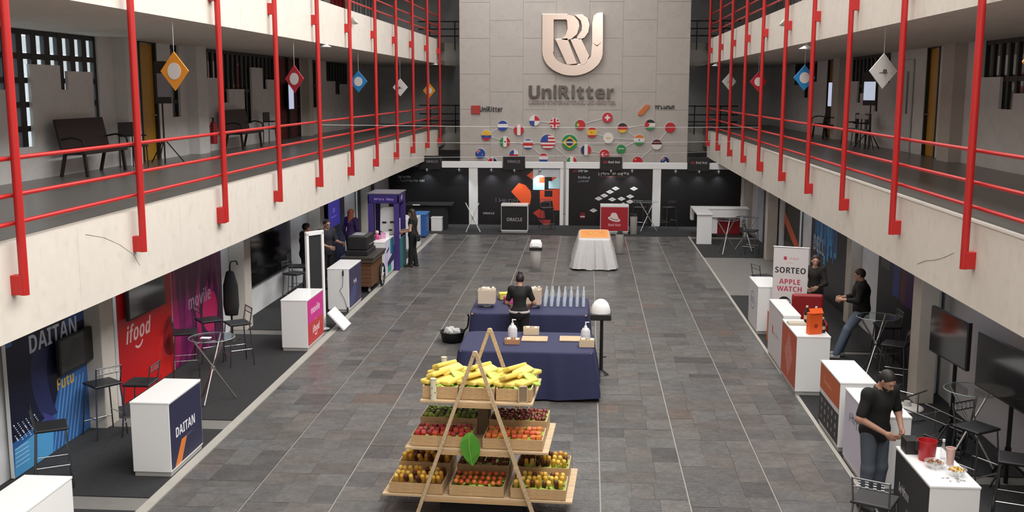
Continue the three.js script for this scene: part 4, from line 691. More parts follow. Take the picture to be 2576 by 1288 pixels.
for (const [x, z, lab, cols, nm] of [[3.74, -11.0, 'clear bowl of brown wrapped sweets on the snack counter', [[0.22, 0.10, 0.05], [0.35, 0.2, 0.13], [0.5, 0.38, 0.3]], 'brown wrapped sweet in the clear bowl'], [3.88, -10.78, 'clear bowl of yellow and white sweets on the snack counter', [[0.6, 0.38, 0.05], [0.7, 0.6, 0.45], [0.5, 0.2, 0.06]], 'yellow or white sweet in the clear bowl']]) {
  const o = thing('bowl', lab, 'bowl', [x, 1.016, z]); mesh('dish', lathe([[0, 0.004], [0.05, 0], [0.09, 0.03], [0.115, 0.075], [0.11, 0.076], [0.085, 0.034], [0.05, 0.008], [0, 0.01]], 28), MAT.clear, o);
  const r = rng(77 + x * 100), g = new THREE.CapsuleGeometry(0.013, 0.022, 3, 6), ms = cols.map(c => M(c, 0.4));
  for (let k = 0; k < 24; k++) { const a = r() * 6.28, q = Math.sqrt(r()) * 0.075; const m = tag(mesh('wrapped_sweet', g, ms[k % 3]), nm, 'sweet', nm); m.position.set(x + q * Math.cos(a), 1.016 + 0.045 + 0.035 * (1 - q / 0.08) + r() * 0.012, z + q * Math.sin(a)); m.rotation.set(r() * 3, r() * 3, r() * 3); }
}
{ const r = rng(5), g = rb(0.03, 0.004, 0.02, 0, 0, 0, 0.001); for (let k = 0; k < 12; k++) { const m = tag(mesh('sweet_wrapper', g, MAT.grey), 'crumpled grey sweet wrapper on the snack counter', 'wrapper', 'wrappers on the snack counter'); m.position.set(3.72 + r() * 0.2, 1.0175, -10.6 - r() * 0.12); m.rotation.y = r() * 3; } }
tag(mesh('phone', rb(0.075, 0.01, 0.15, 3.965, 1.021, -10.95, 0.004), MAT.black), 'dark phone lying beside the sweets bowls', 'phone');

// ---------------------------------------------------------------- cloth-covered tables in the middle of the hall
// cloth over a rectangular table: flat top, rounded shoulder, hanging skirt with soft folds
function cloth(w, d, h, drop, flare, fold, seed, cornerDrop = 0) {
  const N = 200, r = rng(seed), ph = [r() * 6, r() * 6, r() * 6], pos = [], idx = [], uv = [];
  const per = t => { // point on a rounded rectangle, t in 0..1, with outward normal
    const a = t * Math.PI * 2, c = Math.cos(a), s = Math.sin(a), k = 12, q = Math.pow(Math.pow(Math.abs(c), k) + Math.pow(Math.abs(s), k), -1 / k);
    return [c * q, s * q, c, s];
  };
  const rows = [[0, 0, 0], [0.5, 0, 0], [0.97, 0, 0], [1, -0.012, 0], [1, -0.04, 0.1], [1, -0.3 * drop, 0.35], [1, -0.6 * drop, 0.7], [1, -drop, 1]];
  rows.forEach(([k, dy, f]) => { for (let i = 0; i <= N; i++) {
    const t = i / N, [cx, cz, nx, nz] = per(t), a = t * Math.PI * 2, corner = Math.pow(Math.abs(Math.sin(2 * a)), 3);
    const wob = f * fold * (Math.sin(a * 17 + ph[0]) * 0.6 + Math.sin(a * 29 + ph[1]) * 0.4), out = f * flare * (1 + corner * 0.8) + wob;
    pos.push(cx * w / 2 * k + nx * out, h + dy + (f === 1 ? cornerDrop * corner + Math.sin(a * 9 + ph[2]) * 0.008 : 0), cz * d / 2 * k + nz * out); uv.push(t * 8, dy * 2 + k);
  } });
  const W = N + 1; for (let j = 0; j + 1 < rows.length; j++) for (let i = 0; i < N; i++) { const a = j * W + i; idx.push(a, a + W, a + 1, a + 1, a + W, a + W + 1); }
  const g = new THREE.BufferGeometry(); g.setAttribute('position', new THREE.Float32BufferAttribute(pos, 3)); g.setAttribute('uv', new THREE.Float32BufferAttribute(uv, 2)); g.setIndex(idx.map((v, i) => idx[i - i % 3 + [0, 2, 1][i % 3]])); g.computeVertexNormals(); return g;
}
function trestle(name, label, x, z, w, d, h) {
  const o = thing(name, label, 'table', [x, 0.004, z]); mesh('table_top', rb(w - 0.06, 0.03, d - 0.06, 0, h - 0.03, 0, 0.006), MAT.wood, o);
  for (const a of [-1, 1]) for (const b of [-1, 1]) mesh('leg', bar([a * (w / 2 - 0.12), 0, b * (d / 2 - 0.12)], [a * (w / 2 - 0.12), h - 0.045, b * (d / 2 - 0.12)], 0.02), MAT.steel, o);
}
trestle('trestle_table', 'table under the navy cloth with the rows of bottles', -1.08, -20.25, 2.26, 1.7, 0.8);
trestle('trestle_table', 'table under the navy cloth with the pale cutting boards', -0.97, -17.2, 2.2, 1.4, 0.8);
{ const c = tag(mesh('tablecloth', cloth(2.26, 1.72, 0.806, 0.775, 0.05, 0.02, 4), MAT.navy), 'navy cloth over the table with the rows of bottles', 'tablecloth'); c.position.set(-1.08, 0, -20.25);
  const e = tag(mesh('tablecloth', cloth(2.22, 1.42, 0.806, 0.775, 0.09, 0.025, 9, 0.03), MAT.navy), 'navy cloth over the table with the pale cutting boards', 'tablecloth'); e.position.set(-0.97, 0, -17.2); }
trestle('trestle_table', 'narrow table under the white cloth with orange runner', 0.21, -30.15, 0.86, 2.1, 0.86);
{ const c = tag(mesh('tablecloth', cloth(0.88, 2.14, 0.866, 0.84, 0.16, 0.045, 21, 0.03), MAT.whiteCloth), 'white cloth hanging in folds over the narrow table', 'tablecloth'); c.position.set(0.21, 0, -30.15);
  const o = thing('table_runner', 'orange runner with yellow marks on the white tablecloth', 'runner', [0.21, 0.872, -30.2]); mesh('fabric', bx(0.84, 0.008, 1.7), M([0.80, 0.33, 0.10], 0.7), o); mesh('print', new THREE.PlaneGeometry(0.7, 1.2).rotateX(-Math.PI / 2).translate(0, 0.006, -0.05), printMat(canvasTex(256, 256, (g, w, h) => { g.fillStyle = '#e8964a'; g.fillRect(0, 0, w, h); const r = rng(8); for (let i = 0; i < 26; i++) { g.fillStyle = i % 2 ? '#c98a2e' : '#f0b85a'; g.fillRect(30 + r() * 190, 60 + r() * 90, 14, 30); } })), o); }
// clear bottles in seven rows
{ const g = lathe([[0, 0], [0.03, 0], [0.033, 0.01], [0.033, 0.14], [0.016, 0.18], [0.016, 0.215], [0, 0.216]], 14); let first; const capG = cy(0.018, 0.018, 0.02, 0, 0.222, 0, 12), capM = M([0.55, 0.62, 0.7], 0.4), gm = MP([0.86, 0.91, 0.95], 0.1, { transmission: 0.6, thickness: 0 });
  for (let i = 0; i < 7; i++) for (let j = 0; j < 6; j++) { const p = [-0.80 + i * 0.125, 0.81, -20.1 - j * 0.175];
    if (!first) { first = thing('water_bottle', 'clear small bottle standing in rows on the navy cloth', 'bottle', p, 0, 'bottles in rows on the navy cloth'); mesh('body', g, gm, first); mesh('cap', capG, capM, first); } else dup(first, p, 0); } }
function tub(label, x, z, w, h, d, col, sticks) { const o = thing('snack_box', label, 'box', [x, 0.81, z]); mesh('stem', lathe([[0, 0], [0.08, 0], [0.08, 0.01], [0.02, 0.03], [0.02, 0.07], [0, 0.07]]), MAT.clear, o); mesh('box', [bx(w, 0.012, d, 0, 0.08, 0), bx(w, h, 0.008, 0, 0.08 + h / 2, d / 2), bx(w, h, 0.008, 0, 0.08 + h / 2, -d / 2), bx(0.008, h, d, -w / 2, 0.08 + h / 2, 0), bx(0.008, h, d, w / 2, 0.08 + h / 2, 0)], M(col, 0.6), o);
  const r = rng(sticks); mesh('paper_fill', Array.from({ length: 16 }, () => rb(0.05, h * 0.9, 0.05, (r() - 0.5) * (w - 0.08), 0.1 + h * 0.52 + r() * 0.03, (r() - 0.5) * (d - 0.08), 0.01)), M([0.74, 0.66, 0.55], 0.8), o); return o; }
tub('beige snack box on a clear foot at the left end of the bottle table', -1.93, -20.0, 0.32, 0.26, 0.28, [0.66, 0.56, 0.44], 1);
tub('beige snack box on a clear foot beside the waitress', -1.03, -20.0, 0.32, 0.28, 0.28, [0.66, 0.53, 0.40], 2);
for (const [x, z, c, lab] of [[-1.66, -20.75, [0.70, 0.58, 0.10], 'yellow napkin pack behind the beige snack box'], [-1.52, -20.35, [0.55, 0.08, 0.25], 'pink napkin pack beside the waitress'], [-1.42, -20.75, [0.66, 0.50, 0.34], 'tan paper pack beside the waitress']]) { const o = thing('napkin_pack', lab, 'napkins', [x, 0.81, z], 0.3); mesh('stack', rb(0.2, 0.12, 0.2, 0, 0.06, 0, 0.015), M(c, 0.8), o); mesh('top_sheet', rb(0.19, 0.008, 0.19, 0.01, 0.126, 0.01, 0.003).rotateY(0.1), M(c.map(v => Math.min(0.8, v * 1.15)), 0.8), o); }
for (const [x, z, s, lab] of [[-1.24, -17.35, 1, 'white pump bottle beside the left cutting board'], [0.0, -17.25, 1, 'white pump bottle beside the right cutting board']]) { const o = thing('pump_bottle', lab, 'bottle', [x, 0.81, z]); mesh('body', lathe([[0, 0], [0.075, 0], [0.08, 0.02], [0.08, 0.18], [0.05, 0.23], [0.025, 0.24], [0.025, 0.27], [0, 0.27]]), MAT.milky, o); mesh('pump', [cy(0.012, 0.012, 0.06, 0, 0.3, 0), rb(0.07, 0.016, 0.02, 0.025, 0.33, 0, 0.005)], MAT.white, o); mesh('label_band', cy(0.081, 0.081, 0.06, 0, 0.1, 0), M([0.7, 0.72, 0.78], 0.6), o); }
for (const [x, z, lab] of [[-0.86, -17.33, 'pale wooden cutting board on the navy cloth next to the brown caddy'], [-0.22, -17.38, 'pale wooden cutting board on the navy cloth next to the beige caddy']]) tag(mesh('cutting_board', rb(0.44, 0.02, 0.34, x, 0.82, z, 0.006), MAT.woodPale), lab, 'board');
for (const [x, z, w, h, m, lab] of [[-1.22, -17.02, 0.24, 0.08, M([0.48, 0.25, 0.12], 0.6), 'brown caddy in front of the left pump bottle'], [0.02, -16.92, 0.24, 0.12, M([0.66, 0.52, 0.34], 0.6), 'beige caddy in front of the right pump bottle'], [-0.94, -17.72, 0.26, 0.12, M([0.70, 0.56, 0.38], 0.6), 'beige card box at the back of the cutting board table']]) { const o = thing('caddy', lab, 'caddy', [x, 0.81, z]); mesh('tray', [bx(w, 0.01, 0.16, 0, 0.005, 0), bx(w, h, 0.01, 0, h / 2, 0.08), bx(w, h, 0.01, 0, h / 2, -0.08), bx(0.01, h, 0.16, -w / 2, h / 2, 0), bx(0.01, h, 0.16, w / 2, h / 2, 0)], m, o); mesh('divider', bx(0.008, h * 0.9, 0.15, 0.02, h / 2, 0), m, o); mesh('sachets', [rb(0.07, h, 0.1, -0.06, h * 0.6, 0, 0.01), rb(0.06, h, 0.1, 0.08, h * 0.55, 0, 0.01)], M([0.7, 0.62, 0.5], 0.8), o); }
{ const o = thing('cutlery_stand', 'black pedestal stand with a tray heaped with white napkins', 'stand', [0.28, 0.004, -18.08]);
  mesh('base', lathe([[0, 0.1], [0.03, 0.1], [0.13, 0.02], [0.14, 0]], 4), MAT.black, o); mesh('pole', cy(0.028, 0.034, 0.96, 0, 0.54, 0), MAT.black, o); mesh('clip', bar([0, 0.32, 0], [0.09, 0.34, 0.02], 0.01), MAT.black, o);
  mesh('tray', rb(0.36, 0.11, 0.32, -0.02, 1.07, 0, 0.015), MAT.black, o); mesh('napkin_heap', new THREE.SphereGeometry(0.2, 9, 7, 0, 6.2832, 0, 1.5708).scale(0.9, 1.25, 0.8).translate(-0.02, 1.125, 0), MAT.paper, o); }
{ const o = thing('floor_basket', 'black basket with crumpled paper on the tiles beside the navy table', 'basket', [-2.66, 0.004, -20.35]);
  mesh('basket', lathe([[0, 0.02], [0.2, 0], [0.25, 0.2], [0.265, 0.22], [0.24, 0.215], [0.19, 0.03], [0, 0.035]], 18), MAT.black, o); const r = rng(2); mesh('crumpled_paper', Array.from({ length: 9 }, () => new THREE.IcosahedronGeometry(0.06 + r() * 0.03, 0).translate((r() - 0.5) * 0.26, 0.17 + r() * 0.05, (r() - 0.5) * 0.26)), M([0.45, 0.45, 0.45], 0.7), o); mesh('handle', tube([[0.2, 0.2, 0], [0.3, 0.3, 0], [0.33, 0.5, 0], [0.31, 0.56, 0]], 0.02, 14, 6), MAT.black, o); }
// litter bins
{ const o = thing('litter_bin', 'tall pale litter bin with white lid and black band', 'bin', [-1.43, 0.004, -29.2]);
  mesh('body', lathe([[0, 0], [0.155, 0], [0.185, 0.58], [0, 0.58]], 4).rotateY(Math.PI / 4).scale(1.15, 1, 1.15), M([0.42, 0.39, 0.37], 0.55), o); mesh('liner', rb(0.36, 0.09, 0.36, 0, 0.575, 0, 0.015), MAT.black, o); mesh('lid', lathe([[0.21, 0.6], [0.205, 0.7], [0.15, 0.8], [0, 0.82]], 4).rotateY(Math.PI / 4).scale(1.15, 1, 1.15), MAT.white, o); mesh('flap', bx(0.2, 0.1, 0.01).rotateX(-0.3).translate(0, 0.7, 0.18), MAT.whiteGloss, o); }
for (const [x, z, h, lab] of [[1.0, -32.1, 0.6, 'pale grey planter bin beside the white draped table'], [1.62, -36.55, 0.62, 'slim grey bin beside the red fronted counter']]) { const o = thing('litter_bin', lab, 'bin', [x, 0.014, z]); mesh('body', lathe([[0, 0], [0.13, 0], [0.15, h], [0.14, h], [0.12, 0.02], [0, 0.02]], 4).rotateY(Math.PI / 4).scale(1.15, 1, 1.15), M([0.40, 0.375, 0.355], 0.55), o); const r = rng(h * 50); mesh('contents', Array.from({ length: 10 }, () => new THREE.IcosahedronGeometry(0.05, 0).translate((r() - 0.5) * 0.16, h - 0.02 + r() * 0.1, (r() - 0.5) * 0.16)), M([0.03, 0.028, 0.026], 0.8), o); }

// ---------------------------------------------------------------- pyramid food display
const PY = V3(-1.22, 0, -12.1), PT = -0.05, CR = Math.cos(PT), SR = Math.sin(PT);
const pw = (x, y, z) => [PY.x + x * CR + z * SR, y, PY.z - x * SR + z * CR];
{
  const o = thing('pyramid_rack', 'wooden A-frame rack with three stepped shelves of food', 'rack', [PY.x, 0.004, PY.z], PT);
  for (const z of [0.585, -0.585]) {
    mesh('rail', plank([-0.72, 0, z], [-0.005, 2.05, z], 0.042, 0.03), MAT.woodPale, o); mesh('rail', plank([0.72, 0, z], [0.005, 2.05, z], 0.042, 0.03), MAT.woodPale, o);
    mesh('peg', cy(0.03, 0.03, 0.05).rotateX(Math.PI / 2).translate(0, 2.03, z), MAT.woodPale, o);
  }
  for (const [y, w] of [[0.30, 2.24], [0.88, 1.68], [1.45, 1.31]]) mesh('shelf', rb(w, 0.03, 1.1, 0, y - 0.015, 0, 0.006), MAT.woodPale, o);
  for (const [y, w] of [[0.27, 0.62], [0.85, 0.42], [1.42, 0.22]]) for (const z of [-0.545, 0.545]) mesh('crossbar', bx(w * 2, 0.04, 0.04, 0, y - 0.02, z), MAT.wood, o);
}
tag(mesh('black_plinth', rb(1.0, 0.2, 0.7, PY.x + 0.02, 0.104, PY.z, 0.02), MAT.blackMatt), 'black plinth on the tiles under the pyramid rack', 'plinth');
const crateMat = [MAT.wood, MAT.woodPale];
function crate(label, x, y, z, w, d, h, liner) {
  const o = thing('wooden_crate', label, 'crate', pw(x, y + 0.004, z), PT);
  mesh('base', bx(w, 0.012, d, 0, 0.006, 0), MAT.wood, o);
  for (const s of [-1, 1]) { mesh('side_board', bx(w, h, 0.012, 0, h / 2, s * (d / 2 - 0.006)), s > 0 ? MAT.wood : MAT.woodPale, o); mesh('side_board', bx(0.012, h, d - 0.024, s * (w / 2 - 0.006), h / 2, 0), MAT.woodPale, o); }
  if (liner) { // ruffled lettuce lining
    const r = rng((x * 91 + z * 37 + 500) | 0), gs = []; const m = M([0.30, 0.46, 0.06], 0.6);
    for (let k = 0; k < 14; k++) { const g = new THREE.SphereGeometry(0.05, 7, 5).scale(1.1, 0.28, 0.6); const e = k / 14 * 6.28; gs.push(g.rotateZ((r() - 0.5) * 1.2).rotateX((r() - 0.5)).translate(Math.cos(e) * (w / 2 - 0.05), h - 0.02 + r() * 0.015, Math.sin(e) * (d / 2 - 0.03))); }
    mesh('lettuce', gs, m, o); mesh('filling_bed', bx(w - 0.03, 0.02, d - 0.03, 0, h - 0.05, 0), m, o);
  }
  return o;
}
function fill(x, y, z, w, d, nx, nz, geo, mats, name, label, cat, jitter, seed, lift = 0) {
  const r = rng(seed);
  for (let i = 0; i < nx; i++) for (let j = 0; j < nz; j++) {
    const m = tag(mesh(name, geo, mats[r() * mats.length | 0]), label, cat, label);
    const p = pw(x + ((i + 0.5) / nx - 0.5) * (w - 0.05) + (r() - 0.5) * jitter, y + lift + r() * 0.012, z + ((j + 0.5) / nz - 0.5) * (d - 0.05) + (r() - 0.5) * jitter);
    m.position.set(...p); m.rotation.set((r() - 0.5) * 0.4, PT + (r() - 0.5) * 0.5, (r() - 0.5) * 0.35);
  }
}
const yel = [M([0.74, 0.42, 0.055], 0.55), M([0.80, 0.52, 0.10], 0.55), M([0.66, 0.33, 0.04], 0.55)], brown = M([0.10, 0.025, 0.012], 0.5), drk = [M([0.11, 0.012, 0.016], 0.4), M([0.17, 0.02, 0.02], 0.4), M([0.30, 0.05, 0.04], 0.45)], org = [M([0.62, 0.14, 0.03], 0.45), M([0.55, 0.08, 0.025], 0.45), M([0.66, 0.20, 0.04], 0.45)], grn = [M([0.25, 0.34, 0.05], 0.45), M([0.12, 0.16, 0.03], 0.45), M([0.06, 0.03, 0.02], 0.4)], redF = [M([0.45, 0.03, 0.03], 0.4), M([0.55, 0.07, 0.04], 0.4), M([0.25, 0.02, 0.02], 0.4)];
const G = { roll: new THREE.CapsuleGeometry(0.028, 0.08, 4, 8).rotateX(0.5), cube: new RoundedBoxGeometry(0.066, 0.06, 0.08, 1, 0.016), berry: new THREE.IcosahedronGeometry(0.032, 1), stick: new THREE.CapsuleGeometry(0.03, 0.065, 3, 8).rotateX(1.2) };
// bottom shelf: six crates
for (const [x, lab] of [[-0.72, 'left'], [0.72, 'right']]) for (const [z, row] of [[0.30, 'front'], [-0.22, 'back']]) {
  crate(`wooden crate of pastry rolls, bottom shelf ${row} row, ${x < 0 ? 'away from' : 'towards'} the pedestal stand`, x, 0.3, z, 0.64, 0.46, row === 'front' ? 0.13 : 0.2, x > 0);
  const who = `golden pastry roll in the bottom ${row} crate ${x < 0 ? 'on the side away from' : 'on the side of'} the pedestal stand`;
  fill(x, 0.3 + (row === 'front' ? 0.13 : 0.2), z, 0.64, 0.46, 9, 3, G.roll, row === 'back' ? [...yel, brown, brown] : [...yel, yel[1], brown], 'pastry_roll', who, 'pastry', 0.02, 60 + x * 10 + z * 7 | 0, 0.02);
}
crate('wooden crate of dark red fruit in the middle of the bottom shelf', 0, 0.3, -0.22, 0.64, 0.46, 0.2, true); fill(0, 0.5, -0.22, 0.64, 0.46, 8, 4, G.berry, drk, 'dark_berry', 'dark red fruit piece in the middle crate of the bottom shelf', 'fruit', 0.03, 91);
crate('wooden crate of orange fruit rolls in the middle of the bottom shelf', 0, 0.3, 0.30, 0.64, 0.46, 0.13, true); fill(0, 0.43, 0.30, 0.64, 0.46, 8, 3, G.stick, org, 'orange_roll', 'orange fruit roll in the middle crate of the bottom shelf', 'fruit', 0.015, 92, 0.015);
// middle shelf: four crates
for (const [x, z, h, geo, ms, nm, lab, cl, nx, nz, cat] of [[-0.42, -0.24, 0.19, G.berry, grn, 'grape', 'green or dark grape in the middle shelf crate', 'wooden crate of green and dark grapes on the middle shelf', 10, 4, 'fruit'], [0.42, -0.24, 0.19, G.berry, drk, 'cherry', 'dark cherry in the lettuce-lined middle shelf crate', 'lettuce-lined wooden crate of dark cherries on the middle shelf', 10, 4, 'fruit'], [-0.42, 0.28, 0.13, G.cube, redF, 'red_cube', 'red fruit cube in the middle shelf crate', 'wooden crate of red fruit cubes on the middle shelf', 9, 3, 'fruit'], [0.42, 0.28, 0.13, G.cube, org, 'orange_cube', 'orange fruit cube in the middle shelf crate', 'wooden crate of orange fruit cubes on the middle shelf', 9, 3, 'fruit']]) { crate(cl, x, 0.88, z, 0.7, 0.46, h, true); fill(x, 0.88 + h, z, 0.7, 0.46, nx, nz, geo, ms, nm, lab, cat, 0.025, 30 + nx + z * 100 | 0, 0.0); }
{ const o = thing('brown_carton', 'dark brown carton standing upright on the middle shelf', 'carton', pw(0.0, 0.884, -0.12), PT); mesh('box', rb(0.13, 0.34, 0.24, 0, 0.17, 0, 0.006), M([0.16, 0.105, 0.06], 0.7), o); mesh('flap', bx(0.13, 0.08, 0.006).rotateX(-0.5).translate(0, 0.36, 0.1), M([0.20, 0.13, 0.075], 0.7), o); }
{ // big green leaf hanging over the edge of the middle shelf
  const s = new THREE.Shape(); s.moveTo(0, 0); s.bezierCurveTo(0.16, -0.04, 0.18, -0.26, 0.03, -0.42); s.bezierCurveTo(-0.13, -0.3, -0.15, -0.06, 0, 0); const g = new THREE.ExtrudeGeometry(s, { depth: 0.004, bevelEnabled: false, curveSegments: 16 }); const p = g.attributes.position; for (let i = 0; i < p.count; i++) p.setZ(i, p.getZ(i) + 0.35 * p.getX(i) ** 2 * 4 - 0.25 * p.getY(i) ** 2); g.computeVertexNormals();
  const o = thing('green_leaf', 'large bright green leaf hanging over the middle shelf edge', 'leaf', pw(-0.07, 1.11, 0.6), PT); mesh('blade', g, MP([0.10, 0.36, 0.03], 0.45, { transmission: 0.15, thickness: 0, side: THREE.DoubleSide }), o); mesh('midrib', tube([[0, 0, 0.008], [0.0, -0.2, 0.0], [0.03, -0.41, -0.035]], 0.005, 14, 5), M([0.25, 0.5, 0.08], 0.5), o); }
// top shelf: three crates heaped with long yellow wraps
{ const wrap = rb(0.125, 0.055, 0.34, 0, 0, 0, 0.022, 3), wm = [M([0.78, 0.58, 0.12], 0.7), M([0.80, 0.62, 0.16], 0.7), M([0.74, 0.56, 0.11], 0.7)];
  [-0.43, 0, 0.43].forEach((x, k) => { const who = ['beside the spice tins', 'in the middle', 'beside the small framed card'][k]; crate(`wooden crate of yellow wraps ${who} of the top shelf`.replace('tins of', 'tins on').replace('card of', 'card on'), x, 1.45, 0.06, 0.41, 0.84, 0.15, true);
    const r = rng(70 + k); for (let j = 0; j < 9; j++) { const m = tag(mesh('yellow_wrap', wrap, wm[j % 3]), `yellow wrap heaped in the top shelf crate ${who}`, 'sandwich', `wraps ${who}`); const lay = j < 6 ? 0 : 1, q = lay ? j - 6 : j; m.position.set(...pw(x + (lay ? -0.06 + q % 2 * 0.12 : -0.12 + (q % 3) * 0.12), 1.45 + 0.17 + lay * 0.075 + r() * 0.01, 0.06 + (lay ? (q - 1) * 0.2 : (q < 3 ? 0.2 : -0.2)))); m.rotation.set(0.1 * (r() - 0.5), PT - 0.6 + r() * 0.15, lay ? 0.35 * (q % 2 ? -1 : 1) : 0.2 * (r() - 0.5)); }
    const lm = tag(mesh('lettuce_leaf', new THREE.SphereGeometry(0.13, 12, 6).scale(1, 0.2, 1.4), M([0.42, 0.56, 0.10], 0.6)), `pale lettuce leaf tucked under the wraps ${who}`, 'lettuce'); lm.position.set(...pw(x + 0.16, 1.64, 0.1)); lm.rotation.set(0.3, 0.4, -0.6); });
  for (const [x, z, lab] of [[-0.56, -0.47, 'pale spotted spice tin at the back corner of the top shelf'], [-0.5, 0.515, 'pale spotted spice tin at the front edge of the top shelf']]) { const o = thing('spice_tin', lab, 'tin', pw(x, 1.454, z)); mesh('can', cy(0.036, 0.036, 0.24, 0, 0.12, 0, 20), M([0.66, 0.62, 0.46], 0.5), o); mesh('lid', cy(0.038, 0.038, 0.016, 0, 0.246, 0, 20), M([0.5, 0.47, 0.36], 0.5), o); mesh('print_dots', Array.from({ length: 10 }, (_, k) => sp(0.008, 0.035 * Math.cos(k * 2.4), 0.04 + k * 0.018, 0.035 * Math.sin(k * 2.4), 6)), M([0.15, 0.11, 0.08], 0.6), o); }
  { const o = thing('card_frame', 'small framed dark card at the front corner of the top shelf', 'card', pw(0.54, 1.454, 0.51), PT + 0.2); mesh('frame', [bx(0.012, 0.2, 0.02, -0.05, 0.1, 0), bx(0.012, 0.2, 0.02, 0.05, 0.1, 0), bx(0.112, 0.012, 0.02, 0, 0.194, 0), bx(0.112, 0.012, 0.02, 0, 0.006, 0)], MAT.woodPale, o); mesh('card', bx(0.09, 0.18, 0.006, 0, 0.1, 0), M([0.22, 0.16, 0.10], 0.6), o); }
}

// ---------------------------------------------------------------- gallery, end wall and hanging things
// metal emblem on the end wall; coordinates in pixels of a study crop, turned into metres
{
  const q = (x, y) => { const p = at(1140 + x / 3.067, y / 3.067, 'z', ZE); return [p.x, p.y]; };
  const c0 = q(922, 340), loc = pts => pts.map(([x, y]) => { const p = q(x, y); return [p[0] - c0[0], p[1] - c0[1]]; });
  const o = thing('metal_emblem', 'large polished rose-metal double-R shield emblem on the end wall', 'emblem', [c0[0], c0[1], ZE + 0.03]);
  const mt = M([0.70, 0.57, 0.50], 0.13, 1);
  const arc = (cx, cy0, rx, ry, a0, a1, n = 18) => Array.from({ length: n + 1 }, (_, i) => { const a = a0 + (a1 - a0) * i / n; return [cx + rx * Math.cos(a), cy0 + ry * Math.sin(a)]; });
  mesh('shield_bar', poly(loc([[690, 112], [690, 400], ...arc(922, 400, 232, 183, Math.PI, 0.12), [1155, 318], [1110, 352], [1072, 330], [1062, 440], ...arc(922, 400, 150, 104, 0.5, Math.PI), [776, 400], [776, 152], [872, 152], [880, 112]]), 0.14, 0.015), mt, o);
  mesh('shield_tip', poly(loc([[1155, 100], [1112, 106], [1084, 130], [1072, 180], [1072, 330], [1110, 360], [1155, 318]]), 0.14, 0.015), mt, o);
  mesh('letter_bowl', poly(loc([[890, 115], [935, 128], [968, 165], [974, 205], [955, 265], [915, 300], [880, 312], [836, 306], [868, 272], [884, 225], [880, 160], [868, 150]]), 0.2, 0.012), mt, o);
  mesh('letter_leg', poly(loc([[790, 305], [882, 298], [956, 490], [880, 500]]), 0.2, 0.012), mt, o);
  mesh('letter_bowl', poly(loc([[940, 118], [1000, 116], [1036, 140], [1052, 190], [1042, 250], [1012, 292], [972, 306], [955, 290], [990, 240], [994, 200], [985, 160]]), 0.15, 0.012), mt, o);
  mesh('letter_leg', poly(loc([[905, 306], [985, 298], [1050, 430], [1022, 492], [990, 502]]), 0.15, 0.012), mt, o);
}
function wallText(str, label, x0, x1, y0, h, m, f = font, depth = 0.05, name = 'wall_lettering') {
  const o = thing(name, label, 'lettering', [x0, y0, ZE + 0.02]); let x = 0; const gs = [];
  for (const ch of str) { if (ch === ' ') { x += h * 0.32; continue; } const g = new TextGeometry(ch, { font: f, size: h, depth, curveSegments: 5, bevelEnabled: false }); g.computeBoundingBox(); gs.push([g, x - g.boundingBox.min.x, ch]); x += g.boundingBox.max.x - g.boundingBox.min.x + h * 0.13; }
  const k = (x1 - x0) / x; for (const [g, dx] of gs) mesh('letter', g.translate(dx, 0, 0).scale(k, 1, 1), m, o);
}
wallText('UniRitter', 'large polished metal lettering below the emblem', -2.38, 1.06, 4.66, 0.50, M([0.15, 0.13, 0.12], 0.2, 1), font, 0.09);
wallText('LAUREATE INTERNATIONAL UNIVERSITIES', 'thin line of small metal capitals below the large lettering', -2.38, 1.06, 4.43, 0.13, M([0.34, 0.29, 0.27], 0.35, 0.8), font, 0.03);
wallText('UniRitter', 'small black lettering beside the red square on the end wall', -4.36, -3.42, 4.12, 0.2, M([0.03, 0.025, 0.025], 0.5), font, 0.02);
tag(mesh('red_square_mark', rb(0.36, 0.34, 0.05, -4.52, 4.19, ZE + 0.035, 0.01), M([0.42, 0.04, 0.03], 0.5)), 'small red square mark on the left of the end wall', 'mark');
{ const o = thing('wall_lettering', 'small black lettering beside the orange slash on the end wall', 'lettering', [2.65, 4.25, ZE + 0.02]), r = rng(31); for (let k = 0; k < 7; k++) mesh('letter', [bx(0.03, 0.13, 0.02, k * 0.11, 0.065, 0), bx(0.085, 0.03, 0.02, k * 0.11 + 0.03, r() > 0.5 ? 0.115 : 0.015, 0), ...(r() > 0.4 ? [bx(0.028, 0.1, 0.02, k * 0.11 + 0.065, 0.05, 0)] : [])], M([0.03, 0.025, 0.025], 0.5), o); }
tag(mesh('orange_slash_mark', poly([[-0.22, -0.2], [-0.05, -0.2], [0.22, 0.13], [0.22, 0.2], [0.06, 0.2], [-0.22, -0.1]], 0.04, 0.005).translate(2.19, 4.2, ZE + 0.015), M([0.62, 0.17, 0.04], 0.5)), 'orange slash mark on the right of the end wall', 'mark');

